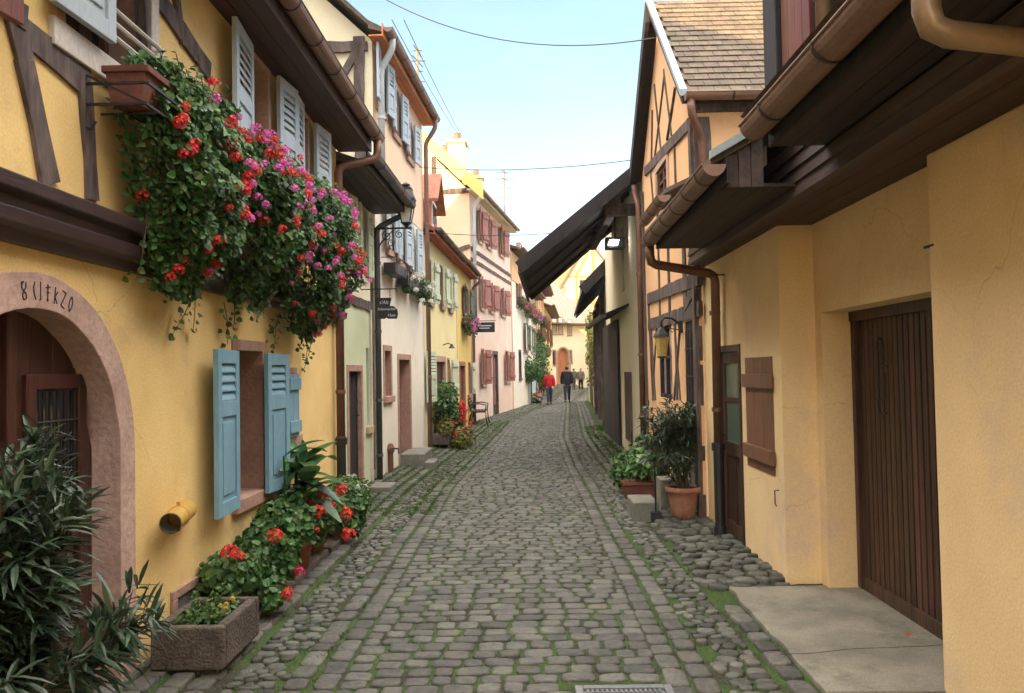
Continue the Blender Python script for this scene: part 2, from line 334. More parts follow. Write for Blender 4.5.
def gutter(parent, a, b, r, out, m, cap_a=True, cap_b=True, brackets=.62, name='gutter'):
    """half-round gutter from a to b"""
    a = Vector(a); b = Vector(b); d = (b-a).normalized(); o = Vector(out).normalized(); up = Vector((0, 0, 1)); n = 10
    mb = MB(); k = len(mb.v)
    for q in (a, b):
        for rr in (r, r*.9):
            for j in range(n+1):
                t = PI*j/n; mb.v.append(q+o*(-math.cos(t)*rr)+up*(-math.sin(t)*rr))
    m1 = n+1
    for j in range(n):
        mb.f += [(j, j+1, 2*m1+j+1, 2*m1+j), (m1+j+1, m1+j, 3*m1+j, 3*m1+j+1)]
    mb.f += [(0, 2*m1, 3*m1, m1), (n, m1+n, 3*m1+n, 2*m1+n)]
    for q, c in ((a, cap_a), (b, cap_b)):
        if c:
            k = len(mb.v)
            for j in range(n+1):
                t = PI*j/n; mb.v.append(q+o*(-math.cos(t)*r)+up*(-math.sin(t)*r))
            mb.f.append(tuple(range(k, k+n+1)))
    mb.tube([a+o*r, b+o*r], r*.1, 6)
    g = obj(name, mb, m, parent, smooth=False)
    L = (b-a).length; nb = max(1, int(L/brackets)); mb = MB()
    for i in range(nb):
        q = a+d*(L*(i+.5)/nb)
        pts = [q+o*(-math.cos(PI*j/n)*r*1.06)+up*(-math.sin(PI*j/n)*r*1.06) for j in range(n+1)]
        w = d*.009; k = len(mb.v)
        for j in range(n+1): e = (pts[j]-q)*.05; mb.v += [pts[j]-w, pts[j]+w, pts[j]+w+e, pts[j]-w+e]
        for j in range(n):
            for c in range(4): mb.f.append((k+4*j+c, k+4*j+(c+1) % 4, k+4*j+4+(c+1) % 4, k+4*j+4+c))
    obj_split('gutter_bracket', mb, M_IRON, g)
    return g
def pipe(parent, pts, r, m, name='downpipe', clamps=(), foot=None, footm=None):
    mb = MB(); P = [Vector(p) for p in pts]; Q = [P[0]]
    for i in range(1, len(P)-1):                    # round the elbows
        a = (P[i-1]-P[i]).normalized(); b = (P[i+1]-P[i]).normalized(); c = min(r*1.6, (P[i-1]-P[i]).length*.4, (P[i+1]-P[i]).length*.4)
        for t in (0, .5, 1): Q.append((P[i]+a*c)*(1-t)**2+P[i]*2*t*(1-t)+(P[i]+b*c)*t*t)
    Q.append(P[-1]); mb.tube(Q, r, 12); o = obj(name, mb, m, parent, smooth=False)
    for p in o.data.polygons: p.use_smooth = len(p.vertices) == 4
    mb = MB()
    for z in clamps: mb.tube([(P[-1].x, P[-1].y, z-.02), (P[-1].x, P[-1].y, z+.02)], r*1.25, 12)
    if clamps: obj_split('pipe_clamp', mb, m, o)
    if foot:
        mb = MB(); x, y, z = P[-1]; mb.tube([(x, y, foot), (x, y, .0)], r*1.15, 12); mb.tube([(x, y, foot-.02), (x, y, foot+.05)], r*1.5, 12); mb.tube([(x, y, .12), (x, y, .0)], r*1.4, 12)
        obj('pipe_shoe', mb, footm or M_IRON, o)
    return o

# ------------------------------------------------------------------ windows, doors, shutters
def shutter(W, parent, r, m, d=.05, louvre=.45, tilt=0.0, hinge=0, style='louvre', t=.035):
    """a panel shutter on the wall plane; tilt swings its free edge off the wall; hinge 0 = at u0, 1 = at u1"""
    u0, u1, v0, v1 = r; w = u1-u0
    class T:
        pass
    T = Fr((0, 0, 0)); hu = u0 if hinge == 0 else u1; s = 1 if hinge == 0 else -1
    T.A = W.p(hu, 0, d); T.u = (W.u*s*math.cos(tilt)+W.n*math.sin(tilt)); T.n = (W.n*math.cos(tilt)-W.u*s*math.sin(tilt))
    b = MB(); sw = min(.07, w*.22)
    if style == 'louvre':
        vm = v1-(v1-v0)*louvre
        b.box(T, 0, sw, v0, v1, 0, t); b.box(T, w-sw, w, v0, v1, 0, t)
        for a, c in ((v0, v0+.09), (vm-.05, vm+.05), (v1-.09, v1)): b.box(T, sw, w-sw, a, c, 0, t)
        b.box(T, sw, w-sw, v0+.09, vm-.05, .006, t-.014)
        a, c = v0+.09, vm-.05
        b.box(T, sw+.03, w-sw-.03, a+.04, c-.04, t-.014, t-.004)
        n = max(3, int((v1-.09-vm-.05)/.055)); hh = (v1-.09-vm-.05)/n
        for i in range(n):
            z = vm+.05+hh*i
            b.ext([T.p(sw, z, t-.004), T.p(sw, z+.012, t-.004), T.p(sw, z+hh*1.2, .004), T.p(sw, z+hh*1.2-.012, .004)],
                  [T.p(w-sw, z, t-.004), T.p(w-sw, z+.012, t-.004), T.p(w-sw, z+hh*1.2, .004), T.p(w-sw, z+hh*1.2-.012, .004)])
    else:
        n = max(2, int(w/.12))
        for i in range(n): b.box(T, w*i/n+.002, w*(i+1)/n-.002, v0, v1, 0, t)
        for f in (.16, .84): z = v0+(v1-v0)*f; b.box(T, .01, w-.01, z-.05, z+.05, t, t+.025)
    return obj('shutter', b, m, parent, bevel=.003)
class House:
    def __init__(s, name, label, cat, W, h, m, group=None, depth=7., side_mat=None):
        s.W = W; s.h = h; s.m = m; s.holes = []; s.depth = depth; s.side_mat = side_mat or m
        c = W.p(W.L/2, 0, -depth/2); s.o = thing(name, c, label, cat, group)
    def window(s, r, fm=M_FRAMEW, surround=M_SANDL, sw=.1, shut=None, sm=M_SHUTB, dep=.16, mull=True, sill=True, louvre=.45, style='louvre', tilt=.12, shw=None, sd=.05):
        u0, u1, v0, v1 = r; W = s.W; s.holes.append([(u0, v0), (u1, v0), (u1, v1), (u0, v1)])
        b = MB(); t = .045; w = u1-u0
        for q in ((u0, u0+t, v0, v1), (u1-t, u1, v0, v1), (u0+t, u1-t, v0, v0+t), (u0+t, u1-t, v1-t, v1)): b.box(W, *q, -dep-.02, -dep+.03)
        if mull:
            um = (u0+u1)/2; b.box(W, um-.03, um+.03, v0+t, v1-t, -dep-.01, -dep+.035)
            vm = v0+(v1-v0)*.62
            b.box(W, u0+t, um-.03, vm-.012, vm+.012, -dep, -dep+.02); b.box(W, um+.03, u1-t, vm-.012, vm+.012, -dep, -dep+.02)
        wo = obj('window', b, fm, s.o)
        box1('pane', W, (u0+.01, u1-.01, v0+.01, v1-.01), -dep-.012, -dep-.006, M_GLASS, wo)
        if surround:
            b = MB(); g = .012
            b.box(W, u0-sw, u0, v0-g, v1+sw, -dep*.9, .012); b.box(W, u1, u1+sw, v0-g, v1+sw, -dep*.9, .012); b.box(W, u0, u1, v1, v1+sw, -dep*.9, .013)
            obj('frame', b, surround, wo, bevel=.006)
            s.holes[-1] = [(u0-sw+.01, v0-.01), (u1+sw-.01, v0-.01), (u1+sw-.01, v1+sw-.01), (u0-sw+.01, v1+sw-.01)]
        if sill: box1('sill', W, (u0-sw-.02, u1+sw+.02, v0-.10, v0-.003), -dep*.9, .05, surround or M_SANDL, wo, bevel=.006)
        sh = shw or (w*.5 if w > .5 else w*.9)
        for c in (shut or ''):
            if c == 'l': shutter(W, wo, (u0-sh, u0, v0-.01, v1+.01), sm, sd, louvre, tilt, 1, style)
            if c == 'r': shutter(W, wo, (u1, u1+sh, v0-.01, v1+.01), sm, sd, louvre, tilt, 0, style)
        return wo
    def door(s, r, m=M_WOODD, surround=M_SANDL, sw=.12, dep=.18, planks=5, lab=None):
        u0, u1, v0, v1 = r; W = s.W
        s.holes.append([(u0-sw+.01, -.05), (u1+sw-.01, -.05), (u1+sw-.01, v1+sw-.01), (u0-sw+.01, v1+sw-.01)] if surround else [(u0, -.05), (u1, -.05), (u1, v1), (u0, v1)])
        b = MB(); w = u1-u0
        for i in range(planks): b.box(W, u0+w*i/planks+.004, u0+w*(i+1)/planks-.004, v0+.01, v1, -dep-.04, -dep)
        b.box(W, u0, u1, v0+.01, v1, -dep-.05, -dep-.015)
        d = obj('door', b, m, s.o, bevel=.003)
        if lab: d['label'] = lab
        if surround:
            b = MB(); b.box(W, u0-sw, u0, -.05, v1+sw, -dep*.9, .014); b.box(W, u1, u1+sw, -.05, v1+sw, -dep*.9, .014); b.box(W, u0, u1, v1, v1+sw, -dep*.9, .015)
            obj('door_frame', b, surround, d, bevel=.008)
        b = MB(); uh = u1-.1; b.tube([W.p(uh, v0+1., -dep), W.p(uh, v0+1., -dep+.06), W.p(uh-.1, v0+1., -dep+.06)], .01, 6); obj('handle', b, M_IRON, d)
        return d
    def build(s, ridge=None, over=.45, roofm=M_TILE, soffm=M_SOFF, gm=M_GUT, gr=.065, gutter_on=True, rise=None, gable=(True, True), over_side=(.06, .06), outer=None, name='wall', soffit_drop=0.0, rd=None, cut=None, tiles=False):
        W, h, e = s.W, s.h, .01
        ridge = ridge or h+s.depth*.5; rd = rd or s.depth/2
        b = MB(); outer = outer or [(e, -.1), (W.L-e, -.1), (W.L-e, h), (e, h)]
        b.wall(W, outer, s.holes, .22)
        wo = obj(name, b, s.m, s.o)
        b = MB()
        for u in (e, W.L-e):
            q = [W.p(u, -.1, -.004), W.p(u, h-.01, -.004), W.p(u, ridge-.05, -rd), W.p(u, h-.01, -s.depth), W.p(u, -.1, -s.depth)]
            b.add(q, [(0, 1, 2, 3, 4)])
        q = [W.p(e, -.1, -s.depth), W.p(W.L-e, -.1, -s.depth), W.p(W.L-e, h, -s.depth), W.p(e, h, -s.depth)]; b.add(q, [(0, 1, 2, 3)])
        obj('gable_wall', b, s.side_mat, s.o)
        # roof: two slabs
        sl = (ridge-h)/rd; t = .12; b = MB(); u0 = -over_side[0]; u1 = W.L+over_side[1]
        zE = h-0.0+.03; 
        def rp(u, d, z): return W.p(u, z, d)
        fr = [(over, zE+.10-over*min(sl, .25)), (0, zE+.16), (-rd, ridge+.16)]
        prof = [(over, fr[0][1]), (0, fr[1][1]+.0), (-rd, ridge+.2), (-s.depth-.3, h-.1+.0)]
        for (d0, z0), (d1, z1) in zip(prof[:-1], prof[1:]):
            b.ext([rp(u0, d0, z0), rp(u0, d1, z1), rp(u0, d1, z1-t), rp(u0, d0, z0-t*.6)], [rp(u1, d0, z0), rp(u1, d1, z1), rp(u1, d1, z1-t), rp(u1, d0, z0-t*.6)])
        ro = obj('roof', b, roofm, s.o)
        if tiles: tile_rows(ro, lambda u, q: W.p(u, fr[1][1]+(ridge+.2-fr[1][1])*q, -rd*q), u0, u1, math.hypot(rd, ridge-h), roofm)
        # soffit boards along the eave
        b = MB(); nb = max(2, int(over/.11)); zs = h-.05-soffit_drop
        for i in range(nb):
            d0 = over*i/nb+.003; d1 = over*(i+1)/nb-.003
            b.box(W, u0, u1, zs, zs+.02, d0, d1)
        b.box(W, u0, u1, zs-.01, zE+.1, over-.0, over+.02)
        obj('soffit', b, soffm, ro)
        if gutter_on:
            gutter(s.o, W.p(u0-.0, zE+.04, over+.02+gr), W.p(u1, zE+.04, over+.02+gr), gr, W.n, gm)
        return wo
def tile_rows(parent, fn, u0, u1, L, m, row=.19, tw=.17, t=.016):
    """rows of flat tiles; fn(u, q) maps along the eave and up the slope (q 0..1) to a point"""
    b = MB(); n = int(L/row)
    for i in range(n):
        q0 = i/n; q1 = min(1, (i+1.35)/n); k = int((u1-u0)/tw); sh = (i % 2)*.5
        for j in range(k):
            a = u0+(u1-u0)*(j+sh)/k; c = u0+(u1-u0)*min(k, j+1+sh)/k-.006
            if c <= a: continue
            j1 = rnd.uniform(0, .006); P = [fn(a, q0), fn(c, q0), fn(c, q1), fn(a, q1)]
            nn = (P[1]-P[0]).cross(P[3]-P[0]).normalized()
            if nn.z < 0: nn = -nn
            o0 = nn*(t*1.0+j1*.6+.010); o1 = nn*(.010)
            b.ext([P[0]+o0, P[1]+o0, P[2]+o1, P[3]+o1], [P[0]+o0-nn*t, P[1]+o0-nn*t, P[2]+o1-nn*t*.5, P[3]+o1-nn*t*.5])
    return obj('tile_courses', b, m, parent, recalc=False)

# ------------------------------------------------------------------ ground and street
def lerp_tab(tab, y):
    if y <= tab[0][0]: return tab[0][1]
    for (a, p), (b, q) in zip(tab[:-1], tab[1:]):
        if y <= b: return p+(q-p)*(y-a)/(b-a)
    return tab[-1][1]
TL = [(-20, -2.1), (11, -2.2), (15.7, -1.97), (24.2, -1.60), (31.5, -.55), (36, .1), (41, .62), (60, 2.0), (75, 3.2)]
TR = [(-20, 1.93), (8, 1.86), (14, 1.85), (19, 1.95), (29, 2.5), (38, 2.98), (60, 5.2), (75, 6.8)]
def XL(y): return lerp_tab(TL, y)
def XR(y): return lerp_tab(TR, y)
def hgt(x, y):
    if 3.8 < y < 5.86 and x > 1.38: return 0.0
    a = x-XL(y); b = XR(y)-x; z = 0.0
    z += .05*max(0, 1-a/.6) + .04*max(0, 1-b/.55)
    z -= .025*math.exp(-((a-.75)/.22)**2) + .025*math.exp(-((b-.75)/.22)**2)
    return z + .012*noise.noise(Vector((x*.9, y*.5, 0)))
g = MB(); g.add([Vector((-900, -900, -.12)), Vector((900, -900, -.12)), Vector((900, 900, -.12)), Vector((-900, 900, -.12))], [(0, 1, 2, 3)])
tag(obj('ground', g, M_EARTH), kind='structure')
b = MB(); nx = 28; ys = [(-6+.25*i) for i in range(92)]+[17+.6*i for i in range(90)]
for y in ys:
    for i in range(nx+1):
        x0, x1 = XL(y)-.5, XR(y)+(1.0 if y < 7 else .5)
        x = x0+(x1-x0)*i/nx
        b.v.append(Vector((x, y, hgt(x, y)+.004+.008*noise.noise(Vector((x*4, y*4, 3))))))
for r in range(len(ys)-1):
    for i in range(nx): k = r*(nx+1)+i; b.f.append((k, k+1, k+nx+2, k+nx+1))
tag(obj('street_bed', b, M_BED, smooth=True, recalc=False), kind='structure')
SLAB = [(1.33, 3.6), (2.35, 3.6), (2.35, 5.70), (1.40, 5.62)]
def in_slab(x, y): return 3.92 < y < 5.72 and x > 1.36+.03*math.sin(y*3)
def stone(mb, cx, cy, sx, sy, h, rot, rng, lod, rnded=.5):
    z = hgt(cx, cy); n = 10 if lod == 0 else (8 if lod == 1 else 6)
    c, s_ = math.cos(rot), math.sin(rot); k = len(mb.v); e = 2/(2+3.2*(1-rnded))*1.0
    tx, ty = rng.uniform(-.05, .05), rng.uniform(-.05, .05)
    jit = [rng.uniform(.95, 1.04) for _ in range(n)]
    rings = ((1.0, -.03), (.985, .55), (.91, .90), (.6, 1.0)) if lod == 0 else ((1.0, -.03), (.97, .7), (.82, 1.0)) if lod == 1 else ((1.0, 0), (.85, 1.0))
    for f, zz in rings:
        for j in range(n):
            a = 2*PI*(j+.5)/n; ca, sa = math.cos(a), math.sin(a)
            x = math.copysign(abs(ca)**e, ca)*sx/2*f*jit[j]; y = math.copysign(abs(sa)**e, sa)*sy/2*f*jit[j]
            mb.v.append(Vector((cx+x*c-y*s_, cy+x*s_+y*c, z+(zz*h if zz > 0 else zz)+(x*tx+y*ty)*(zz > 0))))
    m = len(rings)
    for i in range(m-1):
        for j in range(n): mb.f.append((k+i*n+j, k+i*n+(j+1) % n, k+(i+1)*n+(j+1) % n, k+(i+1)*n+j))
    mb.f.append(tuple(k+(m-1)*n+j for j in range(n)))
RS = random.Random(11)
set_mb = MB(); rnd_mb = MB()
def lod_of(y): return 0 if y < 8 else 1 if y < 18 else 2
MAN = (G(587, 686), G(657, 686))          # drain cover in the road
mcx, mcy = (MAN[0].x+MAN[1].x)/2, MAN[0].y-.26
def blocked(x, y):
    return in_slab(x, y) or (abs(x-mcx) < .27 and abs(y-mcy) < .26)
y = 1.2; row = 0
while y < 62:                              # cross rows of the carriageway
    step = RS.uniform(.112, .138) if y < 30 else .19
    x0 = XL(y)+1.20; x1 = XR(y)-1.20; x = x0
    while x < x1:
        w = RS.uniform(.11, .195)*(1 if y < 30 else 1.3)
        if x == x0: w *= RS.uniform(.6, 1)
        w = min(w, x1-x+.02)
        if w < .05: break
        cx = x+w/2; cy = y+step/2+.035*math.sin(cx*2.2+y*.35)+.030*noise.noise(Vector((cx*2.4, y*.55+.3, 0)))+RS.uniform(-.004, .004)
        if cx-w/2 > x0-.05 and not blocked(cx, cy):
            big = RS.random()
            stone(set_mb, cx, cy, w-.012, step-.011, RS.uniform(.013, .021), RS.gauss(0, .03), RS, lod_of(y), .12)
        x += w
    y += step
def long_rows(offs, side, y0, y1, ytest=None):
    for o, w in offs:
        y = y0+RS.uniform(0, .1)
        while y < y1:
            L = RS.uniform(.13, .24)*(1 if y < 30 else 1.4); x = (XL(y)+o) if side < 0 else (XR(y)-o)
            d = (XL(y+.5)-XL(y))/.5 if side < 0 else (XR(y+.5)-XR(y))/.5
            x += .015*noise.noise(Vector((o*7, y*.6, 5)))
            if not blocked(x, y+L/2) and (ytest is None or ytest(x, y)):
                stone(set_mb, x, y+L/2, w-.010, L-.012, RS.uniform(.016, .027), -math.atan(d)+RS.gauss(0, .025), RS, lod_of(y), .12)
            y += L
long_rows([(1.13, .135), (.98, .135), (.50, .13), (.36, .13), (.22, .13), (.08, .12)], -1, 1.2, 60)
long_rows([(1.13, .135), (.98, .135)], 1, 1.2, 60)
long_rows([(.52, .13), (.38, .13), (.24, .13)], 1, 1.2, 60, lambda x, y: not (5.75 < y < 8.4 and x > 1.25))
def cobble_strip(a, c, side, y0, y1, s0, s1, hh=.035, rng=RS):
    y = y0
    while y < y1:
        x = a; st = rng.uniform(s0, s1)
        while x < c:
            w = rng.uniform(s0, s1*1.25)
            xx = (XL(y)+x+w/2) if side < 0 else (XR(y)-x-w/2); yy = y+rng.uniform(0, .04)
            if x+w < c+.04 and not blocked(xx, yy): stone(rnd_mb, xx, yy, w-.01, st-.004, rng.uniform(.02, hh), rng.gauss(0, .35), rng, lod_of(y), .85)
            x += w
        y += st*.92 if y < 30 else st*1.3
cobble_strip(.60, .89, -1, 1.2, 60, .055, .11, .028); cobble_strip(.62, .89, 1, 1.2, 60, .055, .11, .028)
cobble_strip(-.02, .60, 1, 5.80, 8.4, .07, .14, .04)
cobble_strip(.0, .12, 1, 8.4, 20, .06, .12)
tag(obj('cobblestone_road', set_mb, M_SETT, smooth=True, recalc=False), kind='structure')
tag(obj('rounded_cobble_strips', rnd_mb, M_RND, smooth=True, recalc=False), kind='structure')
b = MB(); edge = []
for i in range(29):
    t = i/28; edge.append((1.42+.0*t+.03*noise.noise(Vector((0, t*7, 1))), 3.92+1.85*t))
top = edge+[(2.42, 5.80), (2.42, 3.90)]
b.ext([Vector((x, y, .030)) for x, y in top], [Vector((x, y, -.05)) for x, y in top])
sl = tag(obj('concrete_pavement', b, M_CONC, bevel=.008), kind='structure')
b = MB(); px_ = 1.36
while px_ < 2.3:                           # the crack across the slab
    yy = 4.42+.05*noise.noise(Vector((px_*3, 0, 0)))+(px_-1.3)*.12; yn = 4.42+.05*noise.noise(Vector((px_*3+.21, 0, 0)))+(px_+.07-1.3)*.12
    b.ext([Vector((px_, yy-.003, .0315)), Vector((px_+.07, yn-.003, .0315)), Vector((px_+.07, yn+.003, .0315)), Vector((px_, yy+.003, .0315))],
          [Vector((px_, yy-.003, .028)), Vector((px_+.07, yn-.003, .028)), Vector((px_+.07, yn+.003, .028)), Vector((px_, yy+.003, .028))]); px_ += .07
tag(obj('pavement_crack', b, M_CRACK), kind='structure')
# drain cover
t = thing('drain_cover', (mcx, mcy, 0), 'grey cast iron drain cover set among the setts', 'drain cover')
b = MB(); z = .022
for q in ((mcx-.24, mcx-.2, mcy-.22, mcy+.22), (mcx+.2, mcx+.24, mcy-.22, mcy+.22), (mcx-.2, mcx+.2, mcy-.22, mcy-.18), (mcx-.2, mcx+.2, mcy+.18, mcy+.22)): b.xbox(*q, -.03, z)
obj('frame', b, M_GRATE, t, bevel=.004)
b = MB(); b.xbox(mcx-.2, mcx+.2, mcy-.18, mcy+.18, -.03, .006)
for i in range(16):
    for j in range(7):
        x = mcx-.185+i*.0235; yy = mcy-.165+j*.05; b.xbox(x, x+.014, yy, yy+.036, .005, .018)
obj('grate', b, M_GRATE, t)
# grass tufts in the joints
gr = MB(); RG = random.Random(5)
def tuft(x, y, s, n):
    z = hgt(x, y)
    for _ in range(n):
        a = RG.uniform(0, 2*PI); l = s*RG.uniform(.5, 1.2); q = Vector((x+RG.gauss(0, s*.5), y+RG.gauss(0, s*.5), z)); d = Vector((math.cos(a)*.5, math.sin(a)*.5, 1)); w = s*.09
        sd = Vector((-math.sin(a), math.cos(a), 0))*w
        k = len(gr.v); gr.v += [q-sd, q+sd, q+d*l*.6+sd*.5, q+d*l+Vector((math.cos(a), math.sin(a), 0))*l*.25]; gr.f.append((k, k+1, k+2, k+3))
for _ in range(7000):
    y = 2.5+RG.random()**1.3*34; o = RG.choice([.60, .68, .8, .88, .43, .30, .15, 1.06, .02])+RG.gauss(0, .04)
    if noise.noise(Vector((o*2, y*.35, 9))) > -.15: tuft(XL(y)+o, y, RG.uniform(.012, .035)*(1 if y < 9 else 1.3), 7)
for _ in range(6500):                      # the green verge by the steps
    y = 9+RG.random()**1.3*16; o = RG.uniform(.0, 1.15)
    tuft(XL(y)+o, y, RG.uniform(.015, .045), 8)
for _ in range(500):
    y = 2.5+RG.random()**1.2*28; o = RG.choice([.57, .9, .75, 1.05, .45])+RG.gauss(0, .03)
    x = XR(y)-o
    if not blocked(x, y): tuft(x, y, RG.uniform(.01, .028), 7)
for _ in range(900):
    y = 2.6+RG.random()**1.5*16; x = RG.uniform(XL(y)+1.2, XR(y)-1.2)
    if noise.noise(Vector((x*2.5, y*1.1, 4))) > .05 and not blocked(x, y): tuft(x, y, RG.uniform(.008, .016), 6)
for _ in range(900):
    y = RG.uniform(14, 22); tuft(XR(y)-RG.uniform(.0, .5), y, RG.uniform(.02, .06), 8)
tag(obj('grass', gr, M_GRASS, recalc=False), 'short grass and moss growing in the joints of the paving', 'grass', kind='stuff')

# ------------------------------------------------------------------ plant helpers
def blossom_mesh(name, m, r=.035, n=16, pr=.013, seed=0):
    R_ = random.Random(seed); b = MB()
    for i in range(n):
        z = 1-1.35*(i+.5)/n; a = i*2.4; s_ = math.sqrt(max(0, 1-z*z)); nrm = Vector((s_*math.cos(a), s_*math.sin(a), z)); c = nrm*r*R_.uniform(.8, 1.1)
        x = nrm.cross(Vector((.3, .2, 1))).normalized(); y = x.cross(nrm); k = len(b.v); q = R_.uniform(.8, 1.2)*pr; ph = R_.random()*6
        for j in range(5):                  # five small petals
            t = ph+2*PI*j/5; t2 = t+.5; t0 = t-.5
            k = len(b.v); b.v += [c, c+(x*math.cos(t0)+y*math.sin(t0))*q*.8+nrm*q*.15, c+(x*math.cos(t)+y*math.sin(t))*q*1.25+nrm*q*.25, c+(x*math.cos(t2)+y*math.sin(t2))*q*.8+nrm*q*.15]
            b.f.append((k, k+1, k+2, k+3))
    me = bpy.data.meshes.new(name); me.from_pydata([tuple(v) for v in b.v], [], b.f); me.materials.append(m); return me
BL = {c: [blossom_mesh('blossom_'+c, m, seed=i) for i in range(3)] for c, m in (('red', M_FRED), ('pink', M_FPNK), ('rose', M_FROSE), ('white', M_FWHT), ('yellow', M_FYEL))}
def blossom(parent, p, kind, s=1.0, rng=rnd, name='flower_head'):
    o = bpy.data.objects.new(name, rng.choice(BL[kind])); COL.objects.link(o); o.parent = parent
    off = Vector((0, 0, 0)); r = parent
    while r is not None: off += r.location; r = r.parent
    o.location = Vector(p)-off; o.scale = (s, s, s); o.rotation_euler = (rng.uniform(-.6, .6), rng.uniform(-.3, .9), rng.uniform(0, 6)); return o
def ball_leaves(b, c, rx, ry, rz, n, ls, rng, up=.35, out=1.0, shell=.55, w=.95):
    c = Vector(c)
    for _ in range(n):
        while True:
            d = Vector((rng.gauss(0, 1), rng.gauss(0, 1), rng.gauss(0, 1)))
            if d.length > .01: break
        d.normalize(); f = shell+(1-shell)*rng.random(); f *= 1+.22*noise.noise(d*2.3+c)
        q = c+Vector((d.x*rx*f, d.y*ry*f, d.z*rz*f))
        nrm = (d*out+Vector((rng.gauss(0, .4), rng.gauss(0, .4), rng.gauss(0, .4)+up))).normalized()
        t = nrm.cross(Vector((rng.gauss(0, 1), rng.gauss(0, 1), rng.gauss(0, 1)))); l = ls*rng.uniform(.6, 1.25)
        b.leaf(q, t, nrm, l, l*w, fold=rng.uniform(.0, .3), droop=rng.uniform(-.1, .3))
def potted_geranium(loc, pot, label, foliage, heads, rng, hk='red', lm=None, group=None, ls=.055, pm=M_TERR, nleaf=420, kind_='potted geranium'):
    t = thing('potted_geranium', loc, label, kind_, group)
    x, y, z = loc; b = MB()
    if pot[0] == 'round':
        r, h = pot[1:]; b.lathe(loc, [(r*.68, 0), (r*.95, h*.82), (r*1.08, h*.82), (r*1.08, h), (r*.93, h), (r*.9, h*.88), (.01, h*.87)], 22)
    else:
        wx, wy, h = pot[1:]
        B0 = [Vector((x+sx*wx*.42, y+sy*wy*.46, z)) for sx, sy in ((-1, -1), (1, -1), (1, 1), (-1, 1))]; B1 = [Vector((x+sx*wx*.5, y+sy*wy*.5, z+h)) for sx, sy in ((-1, -1), (1, -1), (1, 1), (-1, 1))]
        b.ext(B0, B1); b.xbox(x-wx*.54, x+wx*.54, y-wy*.53, y+wy*.53, z+h-.03, z+h+.002)
    po = obj('pot', b, pm, t, bevel=.003 if pot[0] != 'round' else 0)
    if pot[0] == 'round':
        for p in po.data.polygons: p.use_smooth = len(p.vertices) == 4
    b = MB(); st = MB(); hz = z+pot[-1]
    for (dx, dy, dz, rx, ry, rz) in foliage:
        rx, ry, rz = rx*1.2, ry*1.22, rz*1.3
        ball_leaves(b, (x+dx, y+dy, hz+dz), rx, ry, rz, int(nleaf*rx*ry*rz/.004)+60, ls, rng)
        for _ in range(7):
            e = Vector((x+dx+rng.gauss(0, rx*.5), y+dy+rng.gauss(0, ry*.5), hz+dz+rng.uniform(-.3, .6)*rz)); st.tube([(x+rng.gauss(0, .03), y+rng.gauss(0, .04), hz-.02), ((x+e.x)/2, (y+e.y)/2, (hz+e.z)/2+.02), e], [.006, .005, .003], 5)
    for (hx, hy, hz2, s_) in heads: st.tube([(x+hx*.4, y+hy*.4, hz+.05), (x+hx*.8, y+hy*.8, hz+hz2*.7), (x+hx, y+hy, hz+hz2)], .003, 5)
    obj('leaves', b, lm or M_LEAF, t, recalc=False); obj('stems', st, M_STEM, t)
    for i, (hx, hy, hz2, s_) in enumerate(heads): blossom(t, (x+hx, y+hy, hz+hz2), hk if isinstance(hk, str) else hk[i % len(hk)], s_, rng)
    return t

# ================================================================== LEFT SIDE
XW = -2.08
W1 = Wall((XW, -9.0), (XW, 8.9), 1)
def U(y): return y+9.0
h1 = House('half_timbered_house', 'ochre yellow half-timbered house with arched stone doorway, nearest on the left', 'house', W1, 4.20, M_YEL, depth=8)
ac = (U(3.37), 1.22); RO, RI = .835, .68
arch_out = [(ac[0]+RO-.01, -.05)]+arc(ac, RO-.01, 0, PI, 24)+[(ac[0]-RO+.01, -.05)]
h1.holes.append(arch_out)
b = MB(); o1 = [(ac[0]+RO, -.1)]+arc(ac, RO, 0, PI, 28)+[(ac[0]-RO, -.1)]; i1 = [(ac[0]+RI, -.1)]+arc(ac, RI, 0, PI, 28)+[(ac[0]-RI, -.1)]
o1 = [(u+.010*noise.noise(Vector((u*5, v*5, 0))), v+.010*noise.noise(Vector((u*5, v*5, 7)))) for u, v in o1]
i1 = [(u+.008*noise.noise(Vector((u*6, v*6, 2))), v+.008*noise.noise(Vector((u*6, v*6, 9)))) for u, v in i1]
n = len(o1)
for d, flip in ((.016, 0), (-.175, 1)):
    k = len(b.v); b.v += [W1.p(u, v, d) for u, v in o1]+[W1.p(u, v, d) for u, v in i1]
    for j in range(n-1): b.f.append((k+j, k+j+1, k+n+j+1, k+n+j))
for j in range(n-1):
    b.f.append((j, j+1, 2*n+j+1, 2*n+j)); b.f.append((n+j, n+j+1, 3*n+j+1, 3*n+j))
b_arch = b
W1 = Wall((XW+.125, -9.0), (XW+.125, 8.9), 1)
door = MB(); DW = RI+.02
for i in range(8):
    a = ac[0]-DW+2*DW*i/8; c = ac[0]-DW+2*DW*(i+1)/8
    za = ac[1]+math.sqrt(max(0, DW**2-(a-ac[0])**2)); zc = ac[1]+math.sqrt(max(0, DW**2-(c-ac[0])**2))
    if i in (3, 4): pass
    door.poly(W1, [(a+.003, .02), (c-.003, .02), (c-.003, zc-.0), (a+.003, za)], -.30, -.26)
M_DOORA = mat('dark_varnished_door', (.075, .026, .018), (.045, .016, .012), rough=.4, scale=7, stretch=(1.5, 1.5, .15), bump=.25, fine=.2, spec=.4, island=.2)
dr = obj('door', door, M_DOORA, h1.o, bevel=.004)
obj('arch', b_arch, mat('arch_sandstone', (.52, .36, .31), (.40, .265, .225), rough=.92, scale=5, bump=.6, bscale=35, fine=.14, c3=(.34, .24, .20), s3=2.5, t3=(.55, .72)), dr, bevel=.005)
